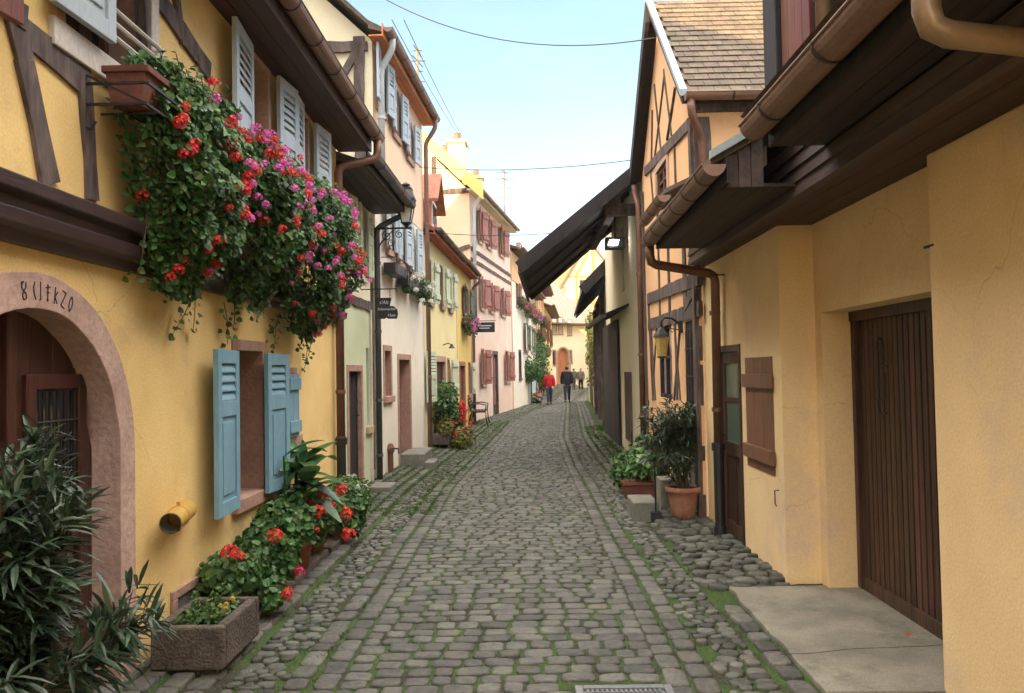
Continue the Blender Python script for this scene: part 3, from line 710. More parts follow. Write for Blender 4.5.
b = MB()                                   # raised panels with grilled lights
for s_ in (-1, 1):
    c0 = ac[0]+s_*.36
    for q in ((c0-.24, c0-.17, .25, 1.62), (c0+.17, c0+.24, .25, 1.62), (c0-.17, c0+.17, .25, .33), (c0-.17, c0+.17, .82, .92), (c0-.17, c0+.17, 1.55, 1.62)): b.box(W1, *q, -.262, -.235)
    b.box(W1, c0-.12, c0+.12, .40, .76, -.262, -.244)
b.box(W1, ac[0]-.03, ac[0]+.03, .02, ac[1]+DW-.02, -.262, -.225)
obj('door_mouldings', b, M_DOORA, dr, bevel=.006)
for s_ in (-1, 1):
    c0 = ac[0]+s_*.36
    g_ = box1('door_light', W1, (c0-.17, c0+.17, .92, 1.55), -.262, -.256, M_GLASS, dr); b = MB()
    for i in range(6): u = c0-.14+.056*i; b.tube([W1.p(u, .93, -.245), W1.p(u, 1.54, -.245)], .006, 5)
    for v in (1.05, 1.23, 1.4): b.tube([W1.p(c0-.165, v, -.243), W1.p(c0+.165, v, -.243)], .006, 5)
    for i in range(5):
        for v in (1.14, 1.32): b.tube([W1.p(c0-.112+.056*i+.018*math.cos(t*PI/4), v+.018*math.sin(t*PI/4), -.243) for t in range(9)], .004, 4, cap=False)
    obj('iron_grille', b, M_IRON, dr)
W1 = h1.W
# engraved characters round the arch
GL = {'8': [[(.5, 1), (.1, .8), (.15, .6), (.8, .3), (.75, .05), (.3, 0), (.1, .2), (.3, .45), (.8, .65), (.9, .95)], [(.2, 1), (.05, .85)]],
      '(': [[(.7, 1), (.45, .7), (.5, .3), (.8, 0)]], 'I': [[(.5, 1.05), (.5, 0)], [(.3, 0), (.6, .04)]],
      'F': [[(.35, 1), (.45, 0)], [(.0, .78), (.9, .9)], [(.2, .48), (.75, .55)], [(.25, .1), (.6, .1)]],
      'K': [[(.3, 1), (.3, 0)], [(.8, .75), (.35, .45), (.85, .05)]], 'Z': [[(.1, 1), (.85, .95), (.15, .1), (.9, .0)]],
      'O': [[(.5, 1), (.2, .7), (.2, .3), (.5, 0), (.8, .3), (.8, .7), (.5, 1)]]}
b = MB(); hh = .075; ww = .038
for ch, th in zip('8(IFKZO', (98, 93, 89.5, 85.3, 81, 76.5, 72)):
    th = math.radians(th); r0 = (RO+RI)/2-hh/2-.004
    for st in GL[ch]:
        pts = []
        for (gx, gy) in st:
            r = r0+gy*hh; w = (gx-.5)*ww; pts.append(W1.p(ac[0]+r*math.cos(th)+w*math.sin(th), ac[1]+r*math.sin(th)-w*math.cos(th), .0172))
        for p, q in zip(pts[:-1], pts[1:]): b.bar(p, q, .0045, .004, W1.n)
obj('arch_inscription', b, M_INK, dr)
# windows
wr = W1.rect(235, 350, 263, 495)
yA, yB = 5.52, 6.02
def wy(px, py): return W1.hit(px, py)
r_ = W1.rect(236, 351, 262, 493)
win_low = h1.window((r_[0], r_[1], r_[2], r_[3]), M_FRAMEB, M_SAND, .08, None, dep=.22, mull=False)
sr = W1.rect(210, 350, 235, 514, .07)
s_ = shutter(W1, win_low, sr, M_SHUTB, .07, .36, .05, 1); s_['label'] = 'left shutter, nearer'
sr2 = W1.rect(264.5, 354, 281, 490, .06); shutter(W1, win_low, sr2, M_SHUTB, .06, .36, .10, 0)
r_ = W1.rect(285, 374, 294, 436)
win_s = h1.window((r_[0], r_[1]+.02, r_[2], r_[3]), M_FRAMEB, M_SAND, .06, None, dep=.2, mull=False)
shutter(W1, win_s, (r_[0]-.12, r_[0]+.18, r_[2], r_[3]), M_SHUTB, .03, .0, .05, 0, 'plank', .03)
for s_ in win_s.children:
    if s_.name.startswith('shutter'): s_['label'] = 'plain small blue shutter'
# upper windows
wtop = 4.08
uw = []
for (u0, u1, v0) in ((3.58, 4.38, 3.22), (5.95, 6.50, 3.22), (7.30, 7.70, 3.22)):
    o = h1.window((U(u0), U(u1), v0, wtop), M_FRAMEB, M_SANDL, .07 if u0 > 4 else .05, None, dep=.24, mull=True, sill=u0 > 4); uw.append(o)
w0 = uw[0]
b = MB(); b.box(W1, U(3.46), U(4.48), 3.08, 3.21, -.2, .03); b.box(W1, U(4.39), U(4.48), 3.2, wtop+.05, -.2, .03); obj('casing', b, M_FRAMEW, w0, bevel=.005)
b = MB()
for v in (3.30, 3.37, 3.44): b.tube([W1.p(U(3.55), v, .06), W1.p(U(4.45), v, .06)], .013, 6)
for u in (3.56, 4.44): b.tube([W1.p(U(u), 3.28, .06), W1.p(U(u), 3.46, .06)], .01, 6); b.tube([W1.p(U(u), 3.44, .06), W1.p(U(u), 3.44, .0)], .01, 6)
obj('guard_rail', b, M_FRAMEW, w0)
def ush(wo, y0, y1, v0=3.2, v1=4.1, d=.05, tl=.1, hg=1): shutter(W1, wo, (U(y0), U(y1), v0, v1), M_SHUTW, d, .52, tl, hg)
ush(w0, 3.40, 3.86, 3.24, 4.1, .04, .06, 0)
ush(uw[1], 5.42, 5.92, 3.1, 4.08, .05, .10); ush(uw[1], 6.54, 6.92, 3.1, 4.08, .06, .12, 0); ush(uw[2], 6.96, 7.27, 3.1, 4.08, .06, .08); ush(uw[2], 7.74, 8.14, 3.1, 4.06, .05, .12, 0)
h1.build(ridge=10.3, over=.36, roofm=M_TILE, soffm=M_SOFF, gm=M_GUT, gr=.075, over_side=(.0, .12), soffit_drop=.03)
# timbers
def PX(W, *pts): return [W.hit(*p) for p in pts]
b = MB()
def tpx(a, c, w, W=W1): timber(b, W, W.hit(*a), W.hit(*c), w)
tpx((2, -30), (22, 60), .13); tpx((22, 60), (48, 184), .13); tpx((20, 28), (84, 84), .12); tpx((80, 15), (83, 80), .11); tpx((83, 80), (91, 200), .11)
tpx((151, -10), (208, 72), .13); tpx((174, -5), (181, 45), .07); tpx((144.5, -5), (147.5, 80), .07); tpx((0, 0), (22, 20), .1)
obj_split('timber', b, M_TIMB, h1.o)
b = MB()
prof = [(d_q, 2.15+(z_q-2.2)*.76) for d_q, z_q in [(-.02, 2.20), (.05, 2.20), (.06, 2.26), (.10, 2.28), (.11, 2.36), (.085, 2.37), (.085, 2.42), (.14, 2.44), (.145, 2.52), (-.02, 2.53)]]
b.ext([W1.p(0, z, d) for d, z in prof], [W1.p(W1.L, z, d) for d, z in prof]); obj('cornice_beam', b, M_BEAM, h1.o, bevel=.006)
# shutter corner seen at the very top left edge
o = h1.window((U(1.9), U(2.55), 3.2, 4.08), M_FRAMEB, M_SANDL, .06, None, dep=.22)
shutter(W1, o, (U(2.70), U(3.10), 3.0, 4.1), M_DOORR, .05, .5, .1, 0)
pipe(h1.o, [W1.p(17.88, 4.20, .47), W1.p(17.88, 4.0, .47), W1.p(17.66, 3.86, .075), W1.p(17.66, .85, .075)], .045, M_PIPE, clamps=(3.5, 2.2, 1.4, .9), foot=.85, footm=M_IRON)
# vent duct
t_ = W1.hit(180, 511); ub = t_[0]
v_ = MB(); p0 = W1.p(ub, t_[1], .03); p1 = at(156, 519, p0.y-.42) ; p1 = W1.p(ub-.40, t_[1]-.0, .12)
ax = (p1-p0).normalized()
v_.tube([p0-ax*.05, p1], .058, 20, cap=False); v_.tube([p0+ax*.17, p0+ax*.20], .063, 20)
vo = obj('vent_duct', v_, M_VENT, h1.o, smooth=True)
b = MB(); b.tube([p1-ax*.3, p1+ax*.004], .053, 20, cap=False); b.tube([p1-ax*.3, p1-ax*.29], .053, 20); obj('duct_lining', b, M_STEEL, vo, smooth=True)
b = MB(); b.tube([p0+ax*.185+Vector((0, 0, -.085)), p0+ax*.185+Vector((0, 0, .085))], .012, 8); b.bar(p0+ax*.185, W1.p(ub-.2, t_[1], -.01), .012, .02); obj('duct_clip', b, M_VENT, vo)
# cellar vent
r_ = W1.rect(170, 583, 200, 610)
b = MB(); u0, u1, v0, v1 = r_; g_ = .07
v0 -= .02
for q in ((u0, u1, v1-.055, v1), (u0, u1, v0, v0+.05), (u0, u0+g_, v0+.05, v1-.055), (u1-g_, u1, v0+.05, v1-.055)): b.box(W1, *q, -.02, .018)
cv = obj('cellar_vent', b, M_SAND, h1.o, bevel=.005); box1('vent_grille', W1, (u0+g_, u1-g_, v0+.05, v1-.055), -.02, .004, M_GRATE, cv)

# ---- iron brackets, boxes and the hanging geraniums
RH = random.Random(21)
for i, (y0, y1, lb) in enumerate(((3.80, 4.82, 'terracotta flower box in an iron bracket under the nearest upper window, its end showing'), (4.94, 6.05, 'terracotta flower box hidden behind the middle hanging geraniums'), (6.2, 7.35, 'terracotta flower box behind the farthest, pinkest hanging geraniums'))):
    t = thing('flower_box', W1.p(U((y0+y1)/2), 2.9, .2), lb, 'flower box', 'flower boxes on the ochre house')
    b = MB(); P = lambda u, v, d: W1.p(U(u), v, d)
    b.ext([P(y0, 2.92, .10), P(y0, 2.92, .24), P(y0, 3.10, .28), P(y0, 3.10, .07)], [P(y1, 2.92, .10), P(y1, 2.92, .24), P(y1, 3.10, .28), P(y1, 3.10, .07)])
    b.ext([P(y0-.012, 3.075, .06), P(y0-.012, 3.075, .29), P(y0-.012, 3.108, .29), P(y0-.012, 3.108, .06)], [P(y1+.012, 3.075, .06), P(y1+.012, 3.075, .29), P(y1+.012, 3.108, .29), P(y1+.012, 3.108, .06)])
    obj('planter', b, M_TERRD, t, bevel=.004)
    b = MB()
    for v, w in ((2.90, .30), (3.0, .31)):
        b.bar(P(y0-.06, v, .0), P(y0-.06, v, w), .012, .012); b.bar(P(y0-.06, v, w), P(y1+.06, v, w), .012, .012); b.bar(P(y1+.06, v, .0), P(y1+.06, v, w), .012, .012)
    for y in (y0-.06, y1+.06): b.bar(P(y, 3.18, .004), P(y, 2.80, .004), .014, .014); b.bar(P(y, 3.05, .0), P(y, 2.90, .3), .01, .01); b.tube([P(y, 2.80, .0), P(y, 2.78, .04), P(y, 2.82, .06)], .008, 5)
    for k in range(3): y = y0+.1+(y1-y0-.2)*k/2; b.bar(P(y, 2.905, .0), P(y, 2.905, .3), .01, .01)
    obj('iron_bracket', b, M_IRON, t)
def hanging(y0, y1, label, n, heads, bot, bulge, seed, top=3.22):
    R_ = random.Random(seed); t = thing('hanging_geranium', W1.p(U((y0+y1)/2), 3.05, .2), label, 'geranium', 'trailing geraniums on the ochre house')
    b = MB(); st = MB(); surf = []
    def env(y, v):
        """outward reach of the mass at (y, v)"""
        q = (y-y0)/(y1-y0); e = min(1, 3.2*min(q+.06, 1.06-q)); b_ = bot+.22*noise.noise(Vector((y*2.6, seed, 0)))+.10*noise.noise(Vector((y*7, seed, 3)))+(.75*(1-e))
        tp = top+.07*noise.noise(Vector((y*5, 1, seed)))
        if v < b_ or v > tp: return -1
        s = (tp-v)/(tp-b_); r = bulge*(.45+.75*math.sin(PI*min(1, s*.75+.18)))*(1-.55*max(0, s-.75)/.25)
        return r*(.55+.45*e)*(1+.30*noise.noise(Vector((y*4, v*4, seed)))+.18*noise.noise(Vector((y*11, v*11, seed))))
    c = 0
    while c < n:
        y = R_.uniform(y0-.12, y1+.12); v = R_.uniform(bot-.35, top+.12); e = env(y, v)
        if e < 0: continue
        f = 1-abs(R_.gauss(0, .24)); 
        if f < .05: continue
        d = .04+e*f; c += 1; q = W1.p(U(y), v, d)
        nrm = (W1.n*(.9)+Vector((0, 0, .55))+Vector((R_.gauss(0, .38), R_.gauss(0, .38), R_.gauss(0, .38)))+Vector((0, -.25, 0))).normalized()
        tt = nrm.cross(Vector((R_.gauss(0, 1), R_.gauss(0, 1), R_.gauss(0, 1)))); l = .043*R_.uniform(.5, 1.3)
        b.leaf(q, tt, nrm, l, l*1.0, fold=R_.uniform(0, .28), droop=R_.uniform(-.1, .35))
        if f > .93: surf.append((q, y, v))
    for _ in range(11):                     # trailing shoots
        y = R_.uniform(y0, y1); v0 = bot+R_.uniform(-.05, .45); e = max(.05, env(y, v0)); L = R_.uniform(.10, .32); a = R_.gauss(0, .12); pts = []
        for i in range(7): s = i/6; pts.append(W1.p(U(y+a*s), v0-L*s, .04+e*.9-.05*s*s))
        st.tube(pts, [.004-.0003*i for i in range(7)], 4)
        for i in range(1, 7):
            for _2 in range(2):
                l = .045*R_.uniform(.6, 1.1); b.leaf(pts[i]+Vector((R_.gauss(0, .02), R_.gauss(0, .02), 0)), Vector((R_.gauss(0, 1), R_.gauss(0, 1), -.4)), Vector((R_.gauss(1, .4), R_.gauss(-.3, .4), .5)).normalized(), l, l, .15)
    for _ in range(26):                     # shoots standing up at the top
        y = R_.uniform(y0, y1); L = R_.uniform(.06, .2); a = R_.gauss(0, .08); p = W1.p(U(y), top-.08, R_.uniform(.12, .35)); q = p+Vector((R_.gauss(0, .05), a, L)); st.tube([p, (p+q)/2, q], .003, 4)
        for i in range(4): l = .045*R_.uniform(.6, 1.1); b.leaf(p.lerp(q, .4+.2*i), Vector((R_.gauss(0, 1), R_.gauss(0, 1), .3)), Vector((.4, -.5, .8)), l, l, .15)
    for _ in range(14): y = R_.uniform(y0, y1); v = R_.uniform(bot+.1, top-.2); st.tube([W1.p(U(y), top-.15, .2), W1.p(U(y), (v+top)/2, bulge*.5), W1.p(U(y+R_.gauss(0, .1)), v, bulge*.4)], [.007, .005, .004], 5)
    obj('leaves', b, M_LEAF, t, recalc=False); obj('stems', st, M_STEM, t)
    for i in range(sum(x for _, x, _, _ in heads)): pass
    for kind, cnt, lo, hi in heads:
        k = 0; guard = 0
        while k < cnt and guard < 20000:
            guard += 1; q, y, v = R_.choice(surf); s = (y-y0)/(y1-y0)
            if not (lo <= s <= hi): continue
            if noise.noise(Vector((y*3.1, v*3.1, seed+(5 if kind == 'red' else 0)))) < -.12+R_.gauss(0, .14): continue
            blossom(t, q+W1.n*R_.uniform(.02, .07)+Vector((0, -.02, .02)), kind, R_.uniform(.6, .95)*(1.05 if kind == 'red' else .95), R_); k += 1
    return t
hanging(3.98, 5.02, 'trailing geranium with scattered red blooms, nearest of the hanging masses', 8000, [('red', 40, 0, 1), ('pink', 10, .45, 1)], 2.08, .33, 3)
hanging(5.06, 6.20, 'trailing geranium mixing red and magenta blooms in the middle of the hanging row', 7600, [('red', 34, 0, 1), ('pink', 46, 0, 1)], 2.12, .40, 8, 3.2)
hanging(6.24, 7.50, 'trailing geranium thick with magenta blooms, farthest of the hanging masses', 7600, [('red', 30, 0, 1), ('pink', 69, 0, 1)], 1.96, .46, 13, 3.2)

# ---- oleander at the near left
def oleander(loc, label, stems, rng, pot=None, L=.13, w=.02, m=M_OLE, nl=26):
    t = thing('oleander', loc, label, 'oleander'); st = MB(); b = MB(); base = Vector(loc)
    if pot:
        r, h = pot; p_ = MB(); p_.lathe(loc, [(r*.70, 0), (r*.78, h*.25), (r*.80, h*.27), (r*.90, h*.6), (r*.92, h*.62), (r*.98, h*.84), (r*1.12, h*.84), (r*1.15, h*.92), (r*1.12, h), (r*.98, h), (r*.95, h*.92), (.01, h*.90)], 28)
        po = obj('pot', p_, mat('weathered_pink_terracotta', (.47, .235, .16), (.38, .18, .125), rough=.9, scale=8, bump=.3, fine=.15, c3=(.45, .36, .30), s3=6, t3=(.58, .74)), t)
        for q in po.data.polygons: q.use_smooth = len(q.vertices) == 4
        s_ = MB(); s_.lathe(base+Vector((0, 0, h*.9)), [(r*.94, 0), (r*.94, .012)], 20); obj('soil', s_, M_SOIL, t)
        base = base+Vector((0, 0, h*.9))
    for (dx, dy, dz, bend) in stems:
        s0 = base+Vector((rng.gauss(0, .04), rng.gauss(0, .04), 0)); e = base+Vector((dx, dy, dz)); mid = s0.lerp(e, .5)+Vector((-dx*bend, -dy*bend, abs(dz)*.12)); pts = []
        for i in range(9): q = i/8; pts.append(s0*(1-q)**2+mid*2*q*(1-q)+e*q*q)
        st.tube(pts, [.011-.001*i for i in range(9)], 5)
        tips = [(pts[i], (pts[min(8, i+1)]-pts[i-1]).normalized(), .3+.7*i/8) for i in range(2, 9)]
        for _ in range(3):
            i = rng.randint(3, 7); d = ((pts[i+1]-pts[i-1]).normalized()+Vector((rng.gauss(0, .5), rng.gauss(0, .5), rng.uniform(0, .3)))).normalized(); l = rng.uniform(.12, .3)
            q = pts[i]+d*l; st.tube([pts[i], q], [.006, .003], 4); tips += [(pts[i].lerp(q, f), d, 1.) for f in (.4, .7, 1.)]
        for p, d, f in tips:
            for k in range(int(nl*f*.45)+2):
                a = rng.uniform(0, 2*PI); x = d.cross(Vector((.2, .1, 1))).normalized(); yv = d.cross(x); ld = (d*rng.uniform(.25, 1.1)+(x*math.cos(a)+yv*math.sin(a))*.9+Vector((0, 0, .1))).normalized()
                l = L*rng.uniform(.6, 1.2); b.strap(p+Vector((rng.gauss(0, .012), rng.gauss(0, .012), rng.gauss(0, .015))), ld, Vector((rng.gauss(0, .3), rng.gauss(0, .3), 1)).normalized(), l, w*rng.uniform(.8, 1.2), rng.uniform(.05, .5), 3)
    obj('leaves', b, m, t, recalc=False); obj('stems', st, M_STEM, t); return t
RO_ = random.Random(31); sts = []
for _ in range(34):
    a = RO_.uniform(-1.4, 1.5); r = RO_.uniform(.05, .36); sts.append((math.cos(a)*r*.62+.0, math.sin(a)*r*1.2, RO_.uniform(.45, 1.02)-.25*r, RO_.uniform(.0, .25)))
sts += [(.42, .12, .44, .1), (.36, .2, .34, .1), (.05, .30, 1.0, .05), (.10, .1, 1.02, .05)]
oleander((-1.88, 2.70, .02), 'big dark oleander bush in a pot at the arched doorway', sts, RO_, (.2, .3), .135, .019, nl=24)

# ---- stone trough
t = thing('stone_trough', (-1.80, 4.5, .03), 'old stone trough planted with low greenery by the yellow wall', 'trough')
x0, x1, y0, y1, z0, z1 = -1.99, -1.605, 4.2, 4.78, .06, .285
b = MB(); b.xbox(x0, x1, y0, y0+.055, z0, z1); b.xbox(x0, x1, y1-.055, y1, z0, z1); b.xbox(x0, x0+.055, y0+.055, y1-.055, z0, z1); b.xbox(x1-.055, x1, y0+.055, y1-.055, z0, z1); b.xbox(x0+.055, x1-.055, y0+.055, y1-.055, z0, z0+.05)
me = obj('basin', b, M_TROUGH, t, bevel=.012)
b = MB(); b.xbox(x0+.04, x1-.04, y0+.04, y0+.2, -.01, z0-.004); b.xbox(x0+.04, x1-.04, y1-.2, y1-.04, -.01, z0-.004); obj_split('foot_block', b, M_TROUGH, t, bevel=.015)
b = MB(); b.xbox(x0+.055, x1-.055, y0+.055, y1-.055, z0+.05, z1-.05); obj('soil', b, M_SOIL, t)
RT = random.Random(3); b = MB()
for _ in range(30): ball_leaves(b, (RT.uniform(x0+.09, x1-.09), RT.uniform(y0+.1, y1-.09), z1-.03+RT.uniform(0, .03)), .05, .05, .035, 22, .034, RT, .8)
for _ in range(6):
    c = Vector((RT.uniform(x0+.1, x1-.1), RT.uniform(y0+.1, y1-.1), z1+.02)); ball_leaves(b, c+Vector((0, 0, .05)), .03, .03, .05, 16, .028, RT, .8)
obj('leaves', b, M_LEAF, t, recalc=False)
for _ in range(5): blossom(t, (RT.uniform(x1-.12, x1-.06), RT.uniform(y0+.2, y1-.05), z1+.035), 'yellow', .35, RT)

# ---- low stone ledges under the pots
for i, (a, c) in enumerate(((4.86, 5.95), (6.0, 7.0), (7.05, 8.6))):
    b = MB(); n = 8; P0 = []; P1 = []
    b.xbox(-2.1, -1.73+rnd.uniform(-.01, .01), a, c, -.02, .075)
    o = obj('stone_ledge', b, M_TROUGH, bevel=.012); tag(o, ['low dark stone ledge just beyond the trough', 'low dark stone ledge under the middle flower pots', 'low dark stone ledge at the far end of the flower pots'][i], 'ledge', 'stone ledges along the ochre house')
RP = random.Random(17); Z = .075
WP = Wall((-1.66, 0), (-1.66, 20), 1)
def hd(px, py, x, y, hz, s_, X=-1.68):
    d = ray(px, py); t_ = X/d.x; q = EYE+d*t_; return (q.x-x, q.y-y, q.z-hz, s_)
potted_geranium((-1.90, 5.12, Z), ('box', .20, .46, .14), 'bushy red geranium in a terracotta box beside the stone trough', [(0, 0, .12, .15, .22, .13), (.06, .12, .15, .13, .15, .13), (.20, .14, -.04, .10, .13, .09)], [hd(229, 553, -1.9, 5.12, Z+.14, 1.45, -1.82), hd(275, 536, -1.9, 5.12, Z+.14, 1.4, -1.74), hd(285, 595, -1.9, 5.12, Z+.14, 1.45, -1.60), hd(240, 556, -1.9, 5.12, Z+.14, .9, -1.80)], RP, 'red')
potted_geranium((-1.86, 5.72, Z), ('round', .10, .17), 'geranium with rose-magenta bloom above the second pot from the trough', [(0, 0, .14, .16, .18, .15), (.08, .02, .05, .12, .15, .12), (.02, .1, .3, .12, .13, .1)], [hd(277, 511, -1.86, 5.72, Z+.17, 1.5, -1.84), hd(299, 572, -1.86, 5.72, Z+.17, 1.1, -1.62), hd(307, 503, -1.86, 5.72, Z+.17, 1.0, -1.78)], RP, ['rose', 'rose', 'rose'])
potted_geranium((-1.82, 6.30, Z), ('round', .13, .24), 'red geranium in the tall tilted terracotta pot in the middle of the row', [(-.02, 0, .10, .17, .20, .15), (-.04, .12, .22, .12, .14, .12)], [hd(318, 512, -1.82, 6.3, Z+.24, 1.5, -1.66), hd(317, 530, -1.82, 6.3, Z+.24, .6, -1.64)], RP, 'red')
potted_geranium((-1.84, 6.92, Z), ('round', .10, .16), 'leafy geranium with three red blooms just past the canna', [(0, 0, .14, .18, .2, .16)], [hd(342, 490, -1.84, 6.92, Z+.16, 1.5, -1.66), hd(324, 496, -1.84, 6.92, Z+.16, 1.4, -1.68), hd(332, 505, -1.84, 6.92, Z+.16, .8, -1.66)], RP, 'red')
potted_geranium((-1.82, 7.55, Z), ('round', .10, .16), 'dark leafed geranium with one low red bloom before the white flowers', [(0, 0, .10, .17, .2, .14), (.15, .02, .12, .12, .15, .12), (.18, -.05, -.02, .1, .12, .1)], [hd(346, 514, -1.82, 7.55, Z+.16, 1.6, -1.58), hd(349, 535, -1.82, 7.55, Z+.16, 1.6, -1.54)], RP, 'red')
potted_geranium((-1.84, 8.18, Z), ('box', .2, .5, .16), 'plant covered in small white flowers at the far end of the pots', [(0, 0, .12, .19, .3, .16), (.05, .1, .05, .15, .2, .14)], [(RP.uniform(-.1, .22), RP.uniform(-.3, .3), RP.uniform(.05, .32), RP.uniform(.45, .7)) for _ in range(20)], RP, 'white', ls=.035, kind_='potted plant')
# canna
t = thing('canna_plant', (-1.90, 6.62, Z), 'tall leafy canna with broad paddle leaves rising above the geraniums', 'canna'); b = MB(); p_ = MB()
p_.lathe((-1.93, 6.62, Z), [(.08, 0), (.115, .17), (.125, .17), (.125, .2), (.1, .2), (.01, .18)], 20); obj('pot', p_, M_TERR, t)
st = MB(); RC_ = random.Random(4)
for k in range(7):
    bx, by = RC_.gauss(0, .04), RC_.gauss(0, .05); hh = RC_.uniform(.42, .74); s0 = Vector((-1.93+bx, 6.62+by, Z+.15)); s1 = s0+Vector((RC_.gauss(.04, .04), RC_.gauss(0, .07), hh)); st.tube([s0, s0.lerp(s1, .5), s1], [.014, .012, .008], 7)
    for i in range(5):
        a = RC_.uniform(0, 2*PI); f = .35+.16*i; L = RC_.uniform(.36, .54); d = Vector((math.cos(a)*.9+.15, math.sin(a)*.9, RC_.uniform(.25, .9)))
        b.strap(s0.lerp(s1, f), d, Vector((0, 0, 1)), L, L*.34, RC_.uniform(.1, .6), 7)
    if k == 0: b.strap(s1, Vector((.05, 0, 1)), Vector((1, -.5, 0)), .28, .12, 0, 6)
obj('leaves', b, M_BIG, t, smooth=True, recalc=False); obj('stems', st, M_BIG, t)

# ---- second house: pale green ground floor, cream above
W2 = Wall((-2.25, 8.93), (-2.22, 11.68), 1)
h2 = House('narrow_house', 'narrow pale green and cream house with a dark plank door, second on the left', 'house', W2, 3.98, M_GRN, depth=7, side_mat=M_CRM)
h2.door((1.16, 1.90, .04, 1.62), M_BLK, M_SAND, .09, .06, 5)
h2.window((2.26, 2.44, .85, 1.95), M_FRAMEB, None, .06, None, mull=False, sill=True)
h2.window((.60, 1.05, 2.95, 3.85), M_FRAMEB, M_FRAMEW, .06, 'lr', M_SHUTG, shw=.28)
h2.window((1.75, 2.15, 2.95, 3.85), M_FRAMEB, M_FRAMEW, .06, 'lr', M_SHUTG, shw=.22)
h2.build(ridge=6.6, over=.50, soffm=M_SOFFR, gm=M_PIPEG, gr=.07, over_side=(.0, .0), rise=None)
b = MB(); timber(b, W2, (2.62, .2), (2.62, 4.1), .13); timber(b, W2, (.1, 2.55), (2.6, 2.55), .13); obj_split('timber', b, M_TIMB, h2.o)
box1('corner_board', W2, (2.48, 2.56, 0, 2.5), -.01, .03, M_FRAMEW, h2.o)
pipe(h2.o, [W2.p(2.70, 4.15, .58), W2.p(2.70, 3.95, .58), W2.p(2.70, 3.72, .09), W2.p(2.70, .02, .09)], .042, M_PIPEG, clamps=(3.2, 2.2, 1.2, .4))
# ---- third, tall white and peach house
W3 = Wall((-2.18, 11.72), (-1.96, 15.68), 1)
h3 = House('tall_house', 'tall peach and white house with its timbered gable end rising over the second roof', 'house', W3, 6.55, M_WHT, depth=7, side_mat=M_CRM)
h3.door(W3.rect(399, 360, 410, 447), M_SHUTR, M_SAND, .10, .2, 4)
h3.window(W3.rect(384.5, 351, 390.5, 396), M_FRAMEB, M_SAND, .09, None)
for q in ((386, 200, 391, 250), (397, 214, 402, 262), (409.5, 228, 413.5, 272)):
    h3.window(W3.rect(*q), M_FRAMEB, M_SAND, .06, 'lr', M_SHUTW, shw=.34, louvre=.5)
for q in ((376, 58, 383, 108), (392, 90, 398, 135), (406, 122, 411, 158)):
    h3.window(W3.rect(*q), M_FRAMEB, M_SAND, .06, 'lr', M_SHUTW, shw=.34, louvre=.5)
h3.build(ridge=9.9, over=.20, roofm=M_TILE, soffm=mat('orange_soffit_paint', (.62, .26, .12), (.52, .20, .09), rough=.7, bump=.2), gm=M_GUT, gr=.07, over_side=(.25, .12))
b = MB(); W3S = Wall((-6.0, 11.725), (-2.2, 11.725), 1)     # timbers of the gable end
for a, c, w in (((3.62, 4.2), (3.62, 6.6), .15), ((0, 6.45), (3.75, 6.45), .15), ((2.5, 4.2), (2.5, 7.8), .14), ((1.2, 4.2), (1.2, 9), .14), ((0, 8.1), (2.6, 8.1), .14), ((2.5, 4.6), (3.6, 6.4), .12)): timber(b, W3S, a, c, w, .03, -.03)
obj_split('timber', b, M_TIMB, h3.o)
pipe(h3.o, [W3.p(.05, 6.58, .29), W3.p(.05, 6.42, .29), W3.p(.10, 6.12, .10), W3.p(.10, 4.35, .10)], .05, M_PIPEW, clamps=(5.4,))
pipe(h3.o, [W3.p(3.9, 6.58, .29), W3.p(3.9, 6.4, .29), W3.p(3.9, 6.1, .09), W3.p(3.9, .05, .09)], .045, M_GUT, clamps=(4.5, 3, 1.5))
# ---- yellow house with green shutters
def yb(v): return v
W4 = Wall((-1.97, 15.72), (-1.745, 20.6), 1)
h4 = House('yellow_house', 'lemon yellow house with pale green shutters and a red dormer', 'house', W4, 4.38, M_YEL2, depth=7)
h4.door(W4.rect(436, 362, 445.5, 424), M_WOODD, M_SANDL, .14, .07, 4)
r_ = W4.rect(425, 356, 427.5, 396); shp = None
for q in ((428.5, 262, 431.5, 302), (440.2, 268, 443.0, 306), (448.5, 273, 451, 309)):
    h4.window(W4.rect(*q), M_FRAMEB, M_SAND, .05, 'lr', M_SHUTG, shw=.27, style='plank', tilt=.2)
wo = h4.window((W4.rect(447.5, 360, 449.5, 392)), M_FRAMEB, M_SAND, .05, 'r', M_SHUTG, shw=.42, style='plank', tilt=.2)
shutter(W4, wo, (W4.hit(423.5, 370)[0], W4.hit(428.5, 370)[0], 1.0, 2.0), M_SHUTG, .05, .5, .15, 0)
h4.build(ridge=7.4, over=.22, soffm=M_RED, gm=M_PIPEG, gr=.06, over_side=(0, .0), roofm=M_TILEO)
box1('stone_post', W4, (W4.hit(449.5, 410)[0], W4.hit(456.5, 410)[0], -.1, .95), -.02, .03, M_STEP, h4.o)
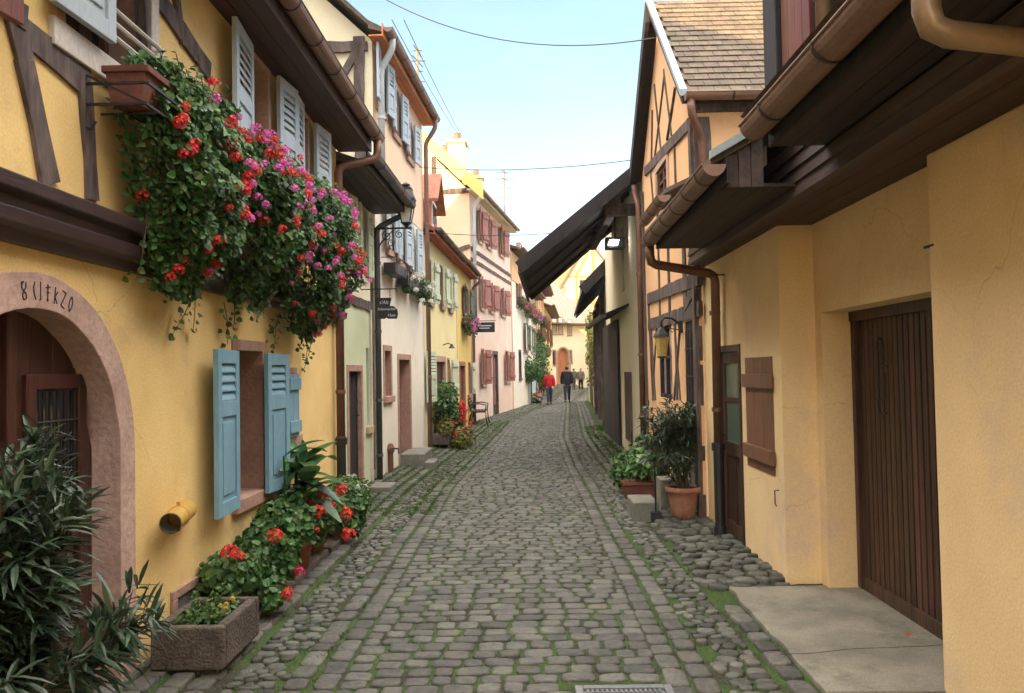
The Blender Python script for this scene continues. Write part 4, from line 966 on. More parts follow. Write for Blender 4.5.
# dormer on its roof
t = h4.o; b = MB(); 
DW_ = Fr((-2.3, 16.9, 0), 0)
def dorm(y0, y1, xf, z0, z1, rz):
    b = MB(); b.add([Vector(q) for q in ((xf, y0, z0), (xf, y1, z0), (xf, y1, z1), (xf, (y0+y1)/2, rz), (xf, y0, z1), (xf-2.5, y0, z0), (xf-2.5, y1, z0), (xf-2.5, y1, z1), (xf-2.5, (y0+y1)/2, rz), (xf-2.5, y0, z1))], [(0, 1, 2, 3, 4), (5, 6, 7, 8, 9), (0, 4, 9, 5), (1, 2, 7, 6)])
    d_ = obj('dormer', b, M_RED, t); b = MB()
    for s_, ya in ((-1, y0-.15), (1, y1+.15)):
        ym = (y0+y1)/2; za = z1-.12; b.ext([Vector((xf+.2, ya, za)), Vector((xf+.2, ym, rz+.06)), Vector((xf-2.5, ym, rz+.06)), Vector((xf-2.5, ya, za))], [Vector((xf+.2, ya, za-.07)), Vector((xf+.2, ym, rz-.01)), Vector((xf-2.5, ym, rz-.01)), Vector((xf-2.5, ya, za-.07))])
    obj('dormer_roof', b, M_TILEO, d_)
    b = MB(); b.xbox(xf, xf+.03, y0+.25, y1-.25, z0+.15, z1-.05); obj('dormer_window', b, M_FRAMEW, d_); b = MB(); b.xbox(xf+.03, xf+.035, y0+.32, y1-.32, z0+.22, z1-.12); obj('dormer_pane', b, M_GLASS, d_)
dorm(17.2, 18.6, -2.0, 4.65, 5.45, 6.0)
W4b = Wall((-1.74, 20.64), (-1.61, 24.15), 1)
h4b = House('golden_house', 'golden yellow slip of a house with a carved red door, before the pink one', 'house', W4b, 4.42, M_YEL3, depth=7)
d_ = h4b.door(W4b.rect(460, 366, 465, 420), M_DOORR, M_SHUTR, .12, .06, 4)
r_ = W4b.rect(463, 288, 468, 314); h4b.window(r_, M_FRAMEB, M_SAND, .05, 'lr', M_SHUTD, shw=.4, style='plank')
r_ = W4b.rect(468.3, 363, 470.3, 394); h4b.window(r_, M_FRAMEB, M_SAND, .03, 'r', M_SHUTG, shw=.35, style='plank')
h4b.build(ridge=7.4, over=.22, soffm=M_RED, gm=M_PIPEG, gr=.06, over_side=(0, .0), roofm=M_TILEO)
pipe(h4b.o, [W4b.p(3.4, 4.42, .30), W4b.p(3.4, 4.28, .30), W4b.p(3.44, 4.1, .08), W4b.p(3.44, .05, .08)], .045, M_GUT, clamps=(3, 1.5))
# ---- pink house
W5 = Wall((-1.60, 24.2), (-.50, 31.6), 1)
h5 = House('pink_house', 'pink plastered house with rose red shutters and a sunlit gable end', 'house', W5, 7.1, M_PNK, depth=8, side_mat=M_ORW)
for q in ((478, 211, 480.5, 241), (487, 219, 489.5, 247), (499.5, 229, 502.5, 255), (480.5, 279, 483, 308), (490, 285, 492.5, 311), (501, 290, 504, 315), (481.5, 350, 484, 384), (505.5, 352, 508.5, 381)):
    h5.window(W5.rect(*q), M_FRAMEB, M_SANDL, .06, 'lr', M_SHUTR, shw=.42, style='plank', tilt=.25)
h5.door(W5.rect(493.5, 355, 497.5, 406), M_SHUTR, M_TIMB, .14, .07, 4)
h5.build(ridge=11.2, over=.24, roofm=M_TILE, soffm=M_CRM, gm=M_GUT, gr=.07, over_side=(.35, .1))
b = MB()
for v in (5.02, 5.34): timber(b, W5, (.05, v), (W5.L-.05, v), .11)
obj_split('timber', b, M_TIMB, h5.o)
pipe(h5.o, [W5.p(.15, 7.12, .33), W5.p(.15, 6.95, .33), W5.p(.2, 6.6, .09), W5.p(.2, 3.2, .09)], .06, M_PIPEW)
gq = W5.n*-1; A5 = W5.p(.0, 0, 0); W5S = Wall((A5.x+gq.x*8, A5.y+gq.y*8), (A5.x, A5.y), 1)
b = MB()
for a, c, w in (((4.6, 7.1), (8, 7.1), .14), ((6.9, 4.4), (6.9, 8.2), .13), ((5.6, 4.4), (6.0, 7.0), .12), ((5.2, 4.6), (8, 5.4), .12), ((4.2, 9.0), (6.3, 9.0), .12)): timber(b, W5S, a, c, w, .03, -.02)
obj_split('timber', b, M_TIMB, h5.o)
b = MB(); sl5 = (11.2-7.1)/4                      # painted bargeboard on the gable edge
b.ext([W5S.p(8.5, 6.72, .36), W5S.p(8.5, 7.18, .36), W5S.p(4, 11.5, .36), W5S.p(4, 11.02, .36)], [W5S.p(8.5, 6.72, .31), W5S.p(8.5, 7.18, .31), W5S.p(4, 11.5, .31), W5S.p(4, 11.02, .31)])
obj('bargeboard', b, M_YEL3, h5.o)
def chimney(o, x, y, z0, z1, w, m, capm=M_TERR):
    b = MB(); b.xbox(x-w/2, x+w/2, y-w/2, y+w/2, z0, z1); b.xbox(x-w/2-.05, x+w/2+.05, y-w/2-.05, y+w/2+.05, z1-.12, z1); c_ = obj('chimney', b, m, o, bevel=.01)
    b = MB(); b.lathe((x, y, z1), [(w*.25, 0), (w*.2, .25), (w*.22, .25)], 12); obj('chimney_pot', b, capm, c_)
roof5 = [c for c in h5.o.children if c.name.startswith('roof')][0]
p = at(457, 140, 26); chimney(roof5, p.x, 26, 7.6, p.z-.05, .56, M_YEL2)
p = at(446, 150, 27.5); chimney(roof5, p.x, 27.5, 8.4, p.z-.1, .6, M_RED)
p = at(476, 174, 29.5); chimney(roof5, p.x, 29.5, 7.5, p.z-.1, .5, M_YEL2)
# ---- narrow houses further up the bend
W6 = Wall((-.47, 31.65), (.10, 36.0), 1)
h6 = House('white_house', 'tall white house with orange timbered top floor just past the pink one', 'house', W6, 6.4, M_WHT, depth=7, side_mat=M_ORG)
h6.window(W6.rect(516, 283, 518, 305), M_FRAMEB, M_SAND, .06, 'r', M_SHUTN, shw=.35, style='plank')
h6.window(W6.rect(519, 352, 521, 378), M_FRAMEB, M_TIMB, .1, None)
h6.window(W6.rect(520, 245, 522, 264), M_FRAMEB, M_SAND, .06, None)
h6.build(ridge=9.0, over=.4, gm=M_GUT, gr=.06, roofm=M_TILE)
b = MB(); b.box(W6, .05, W6.L-.05, 5.2, 6.3, .0, .025); obj('upper_cladding', b, M_ORG, h6.o)
W6b = Wall((.16, 36.1), (.60, 41.0), 1)
h6b = House('blue_based_house', 'cream house with a pale blue base and dark shutters behind climbing plants', 'house', W6b, 5.2, M_WHT, depth=7, side_mat=M_CRM)
for q in ((526, 325, 527.5, 350), (531, 328, 532.5, 352)): h6b.window(W6b.rect(*q), M_FRAMEB, M_SAND, .06, 'lr', M_SHUTD, shw=.4, style='plank')
b = MB(); b.box(W6b, .0, W6b.L-.02, -.1, 1.15, .0, .03)
h6b.build(ridge=8.0, over=.4, gm=M_GUT, gr=.06, roofm=M_TILEO); obj('painted_base', b, M_BLU, h6b.o)
W7 = Wall((.66, 41.1), (1.25, 50.0), 1)
h7 = House('timbered_house', 'sunlit orange timbered house with flower boxes on the bend', 'house', W7, 6.2, M_ORG, depth=7, side_mat=M_ORG)
for q in ((538, 316, 539.5, 333), (543, 320, 544.5, 335), (539, 352, 540.5, 372)): h7.window(W7.rect(*q), M_FRAMEB, M_TIMB, .1, None)
h7.build(ridge=9.5, over=.5, gm=M_GUT, gr=.06, roofm=M_TILEO)
b = MB()
for a, c in (((.1, 2.6), (8.8, 2.6)), ((.1, 4.4), (8.8, 4.4)), ((1, .1), (1, 6.1)), ((3.4, .1), (3.4, 6.1)), ((6, .1), (6, 6.1)), ((1, 2.7), (3.4, 4.3))): timber(b, W7, a, c, .16)
obj_split('timber', b, M_TIMB, h7.o)
W7b = Wall((1.30, 50.1), (2.15, 62.5), 1)
h7b = House('ochre_house', 'ochre house at the end of the left row beside the arched stone house', 'house', W7b, 5.6, M_YEL2, depth=7, side_mat=M_ORW)
for q in ((547, 325, 548, 342), (550, 330, 551, 346)): h7b.window(W7b.rect(*q), M_FRAMEB, M_TIMB, .12, 'lr', M_SHUTN, shw=.4, style='plank')
h7b.build(ridge=8.6, over=.5, gm=M_GUT, gr=.06, roofm=M_TILEO)
# ---- house closing the view, with the arched door
W8 = Wall((1.55, 66.0), (5.5, 69.0), 1)
h8 = House('end_house', 'cream stone house with a pointed arched door closing the street', 'house', W8, 5.35, M_CRM, depth=9, side_mat=M_CRM)
ax_ = W8.hit(563.3, 360)[0]; aw = .62; zc = 3.0-.15
ap = [(ax_-aw, 1.0)]+[(ax_-aw*math.cos(t*PI/16), zc+1.15*aw*math.sin(t*PI/16)*1.0) for t in range(0, 17)][::1]+[(ax_+aw, 1.0)]
ap = [(ax_+aw, .4)]+[(ax_+aw*math.cos(t*PI/12), zc-.3+1.35*aw*math.sin(t*PI/12)) for t in range(13)]+[(ax_-aw, .4)]
h8.holes.append(ap)
b = MB(); b.poly(W8, ap, -.26, -.2); d_ = obj('door', b, mat('orange_wood_door', (.42, .16, .06), (.32, .12, .05), rough=.6), h8.o)
big = [(ax_+(u-ax_)*1.28, v if v < 1 else v+.12) for u, v in ap]; b = MB()
for i in range(len(ap)-1): b.ext([W8.p(*ap[i], .03), W8.p(*ap[i+1], .03), W8.p(*big[i+1], .03), W8.p(*big[i], .03)], [W8.p(*ap[i], -.1), W8.p(*ap[i+1], -.1), W8.p(*big[i+1], -.1), W8.p(*big[i], -.1)])
obj('door_frame', b, M_SAND, d_)
for q in ((552.5, 318, 556, 334), (559, 318, 562, 334), (568, 320, 571, 335), (553, 351, 555.5, 365), (569.5, 351, 571.5, 363)): h8.window(W8.rect(*q), M_FRAMEB, M_SAND, .12, None, mull=False)
h8.build(ridge=10.0, over=.5, gm=M_GUT, gr=.07, roofm=M_SLATE, over_side=(.3, .3), rd=5.5, soffm=M_SOFF)
b = MB()
for i in range(4): b.box(W8, ax_-1.1+.1*i, ax_+1.1-.1*i, -.1, .1+.1*i, 0, 1.3-.3*i)
obj('steps', b, M_STEP, h8.o, bevel=.01)
# ---- brilliant half-timbered house behind it
W9 = Wall((3.2, 80.0), (11.5, 82.0), 1)
h9 = House('gabled_house', 'sunlit white half-timbered gable rising behind the arched stone house', 'house', W9, 8.2, M_WHT, depth=10, side_mat=M_ORW)
gp = [(0.01, -.1), (W9.L-.01, -.1), (W9.L-.01, 8.2), (W9.L/2-.8, 14.6), (.01, 9.2)]
for u in (1.0, 2.6, 4.6, 6.4):
    h9.window((u, u+.75, 9.2 if 1 < u < 5 else 6.0, 10.5 if 1 < u < 5 else 7.3), M_FRAMEB, M_TIMB, .1, None)
for u in (1.2, 3.2, 5.2, 7.0): h9.window((u, u+.75, 3.0, 4.4), M_FRAMEB, M_TIMB, .1, None)
b = MB(); b.wall(W9, gp, h9.holes, .2); obj('wall', b, plaster('sunlit_cream_plaster', (.60, .50, .33)), h9.o)
b = MB(); k = gp
for i in ((2, 3), (3, 4)):
    (u0, v0), (u1, v1) = gp[i[0]], gp[i[1]]
    b.ext([W9.p(u0, v0-.0, .4), W9.p(u1, v1, .4), W9.p(u1, v1+.2, .4), W9.p(u0, v0+.2, .4)], [W9.p(u0, v0, -10), W9.p(u1, v1, -10), W9.p(u1, v1+.2, -10), W9.p(u0, v0+.2, -10)])
obj('roof', b, M_TILEO, h9.o)
b = MB()
for a, c in (((.1, 8.2), (8.4, 8.2)), ((.1, 5.4), (8.4, 5.4)), ((1.4, 10.9), (5.8, 10.9)), ((.9, 5.4), (.9, 9.9)), ((2.2, 5.4), (2.2, 11.5)), ((4, 5.4), (4, 14)), ((6, 5.4), (6, 11)), ((7.6, 5.4), (7.6, 8.2)), ((2.2, 11), (3.6, 13.5)), ((4, 5.5), (6, 8.1))): timber(b, W9, a, c, .2, .05)
obj_split('timber', b, mat('ochre_painted_timber', (.42, .22, .08), (.34, .17, .07), rough=.8), h9.o)
W10 = Wall((5.6, 70.5), (9.2, 66.0), 1)
h10 = House('warm_house', 'warm yellow house in sun to the right of the arched stone house', 'house', W10, 5.6, M_YEL3, depth=6, side_mat=M_YEL2)
for u, v in ((.8, 3.2), (2.6, 3.2), (.8, .9), (2.6, .9), (4.2, 3.2)): h10.window((u, u+.7, v, v+1.15), M_FRAMEB, M_SAND, .1, 'lr', M_SHUTN, shw=.4, style='plank')
h10.build(ridge=9.0, over=.4, gm=M_GUT, gr=.06, roofm=M_TILEO)
W11 = Wall((9.4, 84.0), (22, 84.0), 1)
h11 = House('orange_roof_house', 'house under a broad sunlit orange roof far behind the wooden canopies', 'house', W11, 9.0, M_ORW, depth=10)
for u in (1, 3, 5): h11.window((u, u+.8, 6, 7.3), M_FRAMEB, M_SAND, .1, None)
h11.build(ridge=17.5, over=.5, gm=M_GUT, gr=.06, roofm=M_TILEO, tiles=False)

# ================================================================== RIGHT SIDE
b0 = thing('barn_house', (2.8, 3.5, 0), 'warm yellow house with a wide plank garage door and dark jettied boarding', 'house')
def wallpart(W, outer, holes, m, name='wall', dep=.22, parent=None):
    b = MB(); b.wall(W, outer, holes, dep); return obj(name, b, m, parent or b0)
Wn = Wall((1.985, -9), (1.985, 3.93), -1)
b = MB(); b.xbox(1.985, 2.6, -9, 3.93, -.1, 2.62); near_wall = obj('near_wall', b, M_YELR, b0, bevel=.012)
Wr = Wall((2.11, 2.8), (2.11, 5.84), -1)
Rr = lambda y: y-2.8
wallpart(Wr, [(Rr(3.0), -.1), (Rr(5.84), -.1), (Rr(5.84), 2.62), (Rr(3.0), 2.62)], [[(Rr(3.1), -.05), (Rr(5.71), -.05), (Rr(5.71), 1.97), (Rr(3.1), 1.97)]], M_YELR, 'garage_wall', .22)
Wf = Wall((1.86, 5.84), (1.86, 8.29), -1)
sd = Wf.rect(718.5, 345, 743, 548); ss = Wf.rect(747, 357, 774, 470)
sd = (sd[0], sd[1], .05, sd[3])
wallpart(Wf, [(0, -.1), (Wf.L, -.1), (Wf.L, 2.62), (0, 2.62)], [[(sd[0], -.05), (sd[1], -.05), (sd[1], sd[3]), (sd[0], sd[3])], [(ss[0], ss[2]), (ss[1], ss[2]), (ss[1], ss[3]), (ss[0], ss[3])]], M_YELR, 'side_wall', .10)
b = MB(); b.add([Vector(q) for q in ((1.86, 5.841, -.1), (2.3, 5.841, -.1), (2.3, 5.841, 2.62), (1.86, 5.841, 2.62))], [(0, 1, 2, 3)]); obj_split('wall_return', b, M_YELR, b0)
b = MB(); XD = 2.34; n = 38; ya, yb_ = 3.0, 5.70
for i in range(n):
    a = ya+(yb_-ya)*i/n; c = ya+(yb_-ya)*(i+1)/n
    b.xbox(XD, XD+.03, a+.002, c-.012, .06, 1.95); b.xbox(XD+.012, XD+.04, c-.012, c+.002, .06, 1.95)
gd = obj('garage_door', b, M_WOODD, b0, bevel=.003)
b = MB(); b.xbox(XD-.04, XD+.06, ya, yb_+.005, 1.90, 1.97); b.xbox(XD-.03, XD+.06, yb_-.05, yb_+.005, .04, 1.90); b.xbox(XD-.012, XD+.03, ya, yb_-.05, .03, .12); obj('door_frame', b, M_WOODD, gd, bevel=.004)
b = MB()
for y, z0, z1 in ((5.28, 1.28, 1.74),):
    b.tube([(XD-.03, y, z0), (XD-.03, y, z1)], .009, 6); b.tube([(XD-.03, y, z1), (XD-.03, y-.04, z1+.03), (XD-.03, y-.08, z1), (XD-.03, y-.08, z1-.15)], .007, 6); b.tube([(XD-.03, y-.08, z1-.15), (XD-.03, y-.14, z1-.16)], .007, 6)
    b.tube([(XD-.03, y-.1, z0+.1), (XD-.03, y-.1, z1-.2)], .006, 6); b.tube([(XD-.03, y, z0), (XD-.03, y-.06, z0-.02), (XD-.03, y-.1, z0+.0)], .007, 6)
    for z in (z0+.08, z1-.05): b.bar((XD-.03, y+.03, z), (XD+.0, y+.03, z), .012, .012); b.tube([(XD-.03, y+.05, z), (XD-.03, y-.08, z)], .006, 5)
obj('iron_latch', b, M_IRON, gd)
b = MB()
for y in (4.28, 4.18): b.tube([(XD, y, .93), (XD-.05, y, .93), (XD-.05, y+(.14 if y > 4.2 else -.13), .935)], .008, 6); b.xbox(XD-.008, XD, y-.02, y+.02, .80, 1.0)
obj('handle', b, M_IRON, gd)
# small door with frosted light
b = MB(); u0, u1, v0, v1 = sd; t_ = .06
b.box(Wf, u0, u0+t_, 0, v1, -.10, .015); b.box(Wf, u1-t_, u1, 0, v1, -.10, .015); b.box(Wf, u0+t_, u1-t_, v1-t_, v1, -.10, .016)
sdo = obj('side_door', b, M_WOODD, b0, bevel=.004)
b = MB(); a, c = u0+t_+.004, u1-t_-.004; zt = v1-t_-.004
b.box(Wf, a, a+.10, .03, zt, -.07, -.03); b.box(Wf, c-.10, c, .03, zt, -.07, -.03); b.box(Wf, a+.1, c-.1, .03, .16, -.07, -.03); b.box(Wf, a+.1, c-.1, .78, .9, -.07, -.028); b.box(Wf, a+.1, c-.1, zt-.1, zt, -.07, -.03); b.box(Wf, a+.1, c-.1, 1.27, 1.31, -.07, -.032); b.box(Wf, a+.1, c-.1, .16, .78, -.065, -.05); um = (a+c)/2; b.box(Wf, um-.02, um+.02, .16, .78, -.065, -.04)
obj('door_leaf', b, M_WOODD, sdo, bevel=.004); box1('frosted_glass', Wf, (a+.1, c-.1, .9, zt-.1), -.058, -.05, M_GLASSG, sdo)
b = MB(); b.tube([Wf.p(c-.05, .95, -.03), Wf.p(c-.05, .95, .03), Wf.p(c-.14, .95, .03)], .009, 6); obj('handle', b, M_IRON, sdo)
# closed shutter of three boards with two ledges
b = MB(); u0, u1, v0, v1 = ss
for i in range(3): b.box(Wf, u0+(u1-u0)*i/3+.002, u0+(u1-u0)*(i+1)/3-.002, v0, v1, -.09, .008)
sho = obj('closed_shutter', b, M_SHUTN, b0, bevel=.004); b = MB()
for f in (.15, .79): z = v0+(v1-v0)*f; b.box(Wf, u0-.03, u1+.02, z-.055, z+.055, .009, .04)
obj_split('ledge_board', b, M_SHUTN, sho, bevel=.004)
b = MB(); u, v = Wf.hit(779, 497); b.tube([Wf.p(u, v+.05, .0), Wf.p(u, v+.05, .03), Wf.p(u, v-.05, .03), Wf.p(u-.03, v-.06, .03)], .005, 6); obj('wall_hook', b, M_IRON, b0)
b = MB(); p = Wf.hit(722, 276); b.bar(Wf.p(p[0]-.1, p[1], -.01), Wf.p(p[0]-.1, p[1], .16), .012, .012); q = Wn.hit(921, 178); b.bar(Vector((1.99, 3.88, 2.17)), Vector((1.99, 3.98, 2.17)), .012, .012); obj('iron_pin', b, M_IRON, b0)
# jetty: brown soffit, clapboards, eave soffits
b = MB(); n = 7
for i in range(n): x = 1.65+(2.66-1.65)*i/n; b.xbox(x+.003, x+(2.66-1.65)/n-.003, -9, 8.0, 2.62, 2.645)
obj('jetty_soffit', b, M_SOFF, b0)
b = MB()
for i in range(4): z = 2.61+.085*i; b.ext([Vector((1.635, -9, z)), Vector((1.652, -9, z+.088)), Vector((1.70, -9, z+.088)), Vector((1.70, -9, z))], [Vector((1.635, 7.95, z)), Vector((1.652, 7.95, z+.088)), Vector((1.70, 7.95, z+.088)), Vector((1.70, 7.95, z))])
obj('clapboards', b, M_CLAP, b0)
def soff(x0, x1, y0, y1, z, nb, m=M_SOFFR):
    b = MB()
    for i in range(nb): a = x0+(x1-x0)*i/nb; b.xbox(a+.002, a+(x1-x0)/nb-.003, y0, y1, z, z+.02)
    return obj('eave_soffit', b, m, b0)
soff(1.225, 1.645, 4.80, 7.24, 2.675, 4); soff(1.355, 1.66, -9, 4.30, 2.78, 3)
b = MB(); b.xbox(1.205, 1.222, 4.68, 7.24, 2.675, 2.83); b.xbox(1.335, 1.353, -9, 4.30, 2.775, 2.93); b.xbox(1.353, 1.66, 4.275, 4.298, 2.80, 2.96); obj('fascia_board', b, M_BLK, b0)
b = MB(); n = 3                              # boarded end of the low eave
for i in range(n): x = 1.225+.225*i/n; x2 = 1.225+.225*(i+1)/n; b.ext([Vector((x+.002, 4.775, 2.67)), Vector((x2-.002, 4.775, 2.67)), Vector((x2-.002, 4.775, 2.85+.55*(x2-1.225))), Vector((x+.002, 4.775, 2.85+.55*(x-1.225)))], [Vector((x+.002, 4.80, 2.67)), Vector((x2-.002, 4.80, 2.67)), Vector((x2-.002, 4.80, 2.85+.55*(x2-1.225))), Vector((x+.002, 4.80, 2.85+.55*(x-1.225)))])
obj('end_boards', b, M_CLAP, b0, bevel=.003)
b = MB(); b.ext([Vector((1.13, 4.75, 2.80)), Vector((2.6, 4.75, 3.60)), Vector((2.6, 4.75, 3.66)), Vector((1.13, 4.75, 2.86))], [Vector((1.13, 7.40, 2.80)), Vector((2.6, 7.40, 3.60)), Vector((2.6, 7.40, 3.66)), Vector((1.13, 7.40, 2.86))]); lr = obj('lean_to_roof', b, M_TILE, b0)
b = MB(); b.ext([Vector((1.12, 4.70, 2.83)), Vector((1.9, 4.70, 3.26)), Vector((1.9, 4.70, 3.31)), Vector((1.12, 4.70, 2.88))], [Vector((1.12, 4.748, 2.83)), Vector((1.9, 4.748, 3.26)), Vector((1.9, 4.748, 3.31)), Vector((1.12, 4.748, 2.88))]); obj('flashing', b, M_FLASH, lr)
gutter(b0, (1.13, 4.67, 2.785), (1.135, 7.24, 2.75), .07, (-1, 0, 0), M_GUT, brackets=.42)
gutter(b0, (1.26, -8.9, 2.90), (1.26, 4.30, 2.895), .08, (-1, 0, 0), M_GUT, brackets=.72)
pipe(b0, [(1.135, 7.15, 2.70), (1.135, 7.15, 2.53), (1.785, 7.46, 2.46), (1.785, 7.50, .84)], .042, M_PIPE, clamps=(2.1, 1.2), foot=.84, footm=M_IRON)
q = at(925, 42, 2.73)
pipe(b0, [(1.26, 2.46, 2.84), (1.26, 2.46, 2.62), (2.0, 2.5, 2.54)], .042, M_PIPET, clamps=(2.74,))
# upper storey in dark timber with red boards
b = MB(); b.xbox(1.72, 3.2, -9, 5.36, 2.96, 5.3); us = obj('upper_storey', b, M_BLK, b0)
b = MB()
for y0 in (5.14, 4.30): b.xbox(1.66, 1.80, y0, y0+(.26 if y0 > 5 else .16), 2.955, 5.3)
b.xbox(1.67, 1.76, -9, 5.14, 3.04, 3.16); obj_split('post', b, M_BLK, b0, bevel=.006)
b = MB()
for i in range(4): y = 4.62+.125*i; b.xbox(1.69, 1.72, y+.003, y+.122, 3.2, 5.2)
obj('upper_shutter', b, M_DOORR, b0, bevel=.003)
b = MB(); b.ext([Vector((1.22, -9, 2.93)), Vector((1.66, -9, 3.03)), Vector((1.66, -9, 3.06)), Vector((1.19, -9, 2.95))], [Vector((1.22, 4.31, 2.93)), Vector((1.66, 4.31, 3.03)), Vector((1.66, 4.31, 3.06)), Vector((1.19, 4.31, 2.95))]); obj('pent_roof', b, M_TILE, b0)
q = at(825, 10, 3.98); pipe(b0, [(1.5, 3.915, 5.2), (1.5, 3.915, 3.04)], .036, M_PIPET, clamps=(3.42,))
b = MB(); b.ext([Vector((1.3, -9, 5.2)), Vector((4.3, -9, 7.2)), Vector((4.3, -9, 7.4)), Vector((1.3, -9, 5.4))], [Vector((1.3, 5.4, 5.2)), Vector((4.3, 5.4, 7.2)), Vector((4.3, 5.4, 7.4)), Vector((1.3, 5.4, 5.4))]); obj('main_roof', b, M_TILE, b0)

# ---- orange half-timbered house, gable to the street
WR2 = Wall((1.80, 8.30), (1.80, 11.90), -1); X2 = 1.77
r2 = thing('half_timbered_gable_house', (3.2, 10, 0), 'orange half-timbered house with a steep tiled roof and its gable to the street', 'house')
yr, zr, ya2, yb2, ze = 10.18, 6.10, 8.45, 11.9, 4.42
def U2(y): return (y-8.30)
gw = WR2.rect(657.5, 165, 668, 200); bw = WR2.rect(659, 325, 672, 398); bd = WR2.rect(685.5, 320, 699, 430)
bd = (bd[0], bd[1], .25, bd[3])
def ho(r): return [(r[0], r[2]), (r[1], r[2]), (r[1], r[3]), (r[0], r[3])]
wallpart(WR2, [(0, -.1), (WR2.L, -.1), (WR2.L, ze), (U2(yr), zr), (0, ze)], [ho(gw), ho(bw), ho(bd)], M_ORG, 'front_wall', .05, r2)
WS2 = Wall((1.81, 8.305), (6.5, 8.305), 1)
wallpart(WS2, [(0, -.1), (4.7, -.1), (4.7, 4.25), (0, 4.25)], [], M_ORG, 'side_wall', .1, r2)
WT2 = Wall((1.81, 11.89), (6.5, 11.89), 1)
wallpart(WT2, [(0, -.1), (4.7, -.1), (4.7, 4.25), (0, 4.25)], [], M_ORG, 'far_wall', .1, r2)
for nm, r_ in (('window', gw), ('window', bw)):
    b = MB(); u0, u1, v0, v1 = r_; t_ = .05
    for q in ((u0, u0+t_, v0, v1), (u1-t_, u1, v0, v1), (u0+t_, u1-t_, v0, v0+t_), (u0+t_, u1-t_, v1-t_, v1), ((u0+u1)/2-.02, (u0+u1)/2+.02, v0, v1), (u0+t_, u1-t_, v0+(v1-v0)*.55, v0+(v1-v0)*.55+.03)): b.box(WR2, *q, -.045, -.012)
    w_ = obj('window', b, M_BLK if nm and r_ is bw else M_FRAMEB, r2); box1('pane', WR2, (u0, u1, v0, v1), -.044, -.036, M_GLASS, w_)
    if r_ is gw:
        b = MB()
        for q in ((u0-.09, u0, v0-.06, v1+.09), (u1, u1+.09, v0-.06, v1+.09), (u0, u1, v1, v1+.09), (u0, u1, v0-.09, v0)): b.box(WR2, *q, -.05, .02)
        obj('frame', b, M_SANDL, w_)
b = MB(); u0, u1, v0, v1 = bd; w = u1-u0
for i in range(4): b.box(WR2, u0+w*i/4+.003, u0+w*(i+1)/4-.003, v0, v1, -.05, -.012)
d2 = obj('door', b, M_BLK, r2, bevel=.003); b = MB()
for i in range(5): u = u0+w*(i+.5)/5; b.tube([WR2.p(u, 1.2, -.0), WR2.p(u, v1-.1, -.0)], .006, 5)
for v in (1.2, 1.5, 1.8): b.tube([WR2.p(u0, v, -.0), WR2.p(u1, v, -.0)], .006, 5)
obj('iron_grille', b, M_IRON, d2)
b = MB()
def t2(a, c, w, W=WR2): timber(b, W, W.hit(*a), W.hit(*c), w, None, -.03, .006)
t2((649, 299), (700, 278), .15); t2((649, 325), (700, 309), .16); t2((686, 307), (698, 282), .12); t2((646, 172), (690, 124), .13)
t2((649, 300), (654, 400), .05); t2((675.5, 318), (678, 400), .06)
t2((684, 235), (686, 305), .16); t2((668, 212), (671, 325), .06); t2((658, 212), (661, 325), .06)
for a, c in (((664, 70), (672, 135)), ((655, 85), (662, 155)), ((655, 160), (665, 75)), ((668, 140), (676, 88)), ((653, 110), (652, 165)), ((652, 328), (656, 400)), ((657, 328), (653, 400)), ((675, 325), (681, 400)), ((681, 325), (675, 400)), ((651, 168), (655, 215)), ((675, 140), (677, 200))): t2(a, c, .035)
timber(b, WR2, (.06, .0), (.06, 4.2), .11, .03); timber(b, WR2, (3.52, .0), (3.52, 4.2), .12, .03)
obj_split('timber', b, M_TIMB, r2)
b = MB(); timber(b, WS2, (.075, 2.5), (.075, 4.2), .17, .03); timber(b, WS2, (0, 3.66), (4.6, 3.64), .15, .028); timber(b, WS2, (0, 4.32), (4.6, 4.32), .14, .03); timber(b, WS2, (2.2, 2.5), (2.2, 4.2), .14, .026); obj_split('timber', b, M_TIMB, r2)
b = MB(); xv = 1.66; sl = (zr-ze)/(yr-ya2); e0 = (7.62, ze-.30*sl+.18); 
ysE, zsE = 8.16, 4.40; yF, zF = 12.12, 4.52; zR = 6.30
for (ya_, za_), (yc_, zc_) in (((ysE, zsE), (yr, zR)), ((yF, zF), (yr, zR))):
    b.ext([Vector((xv, ya_, za_)), Vector((xv, yc_, zc_)), Vector((xv, yc_, zc_-.12)), Vector((xv, ya_, za_-.10))], [Vector((7.5, ya_, za_)), Vector((7.5, yc_, zc_)), Vector((7.5, yc_, zc_-.12)), Vector((7.5, ya_, za_-.10))])
ro2 = obj('roof', b, M_SOFFR, r2)
tile_rows(ro2, lambda u, q: Vector((u, ysE+(yr-ysE)*q, zsE+.0+(zR-zsE)*q)), xv+.02, 7.4, math.hypot(yr-ysE, zR-zsE), M_TILE, row=.15, tw=.16)
tile_rows(ro2, lambda u, q: Vector((u, yF+(yr-yF)*q, zF+(zR-zF)*q)), xv+.02, 7.4, math.hypot(yr-yF, zR-zF), M_TILE, row=.2, tw=.25)
b = MB()
b.ext([Vector((xv-.02, ysE-.02, zsE-.02)), Vector((xv-.02, yr, zR-.0)), Vector((xv-.02, yr, zR+.06)), Vector((xv-.02, ysE-.02, zsE+.05))], [Vector((xv+.05, ysE-.02, zsE-.02)), Vector((xv+.05, yr, zR-.0)), Vector((xv+.05, yr, zR+.06)), Vector((xv+.05, ysE-.02, zsE+.05))])
obj('verge_flashing', b, M_FLASH, ro2)
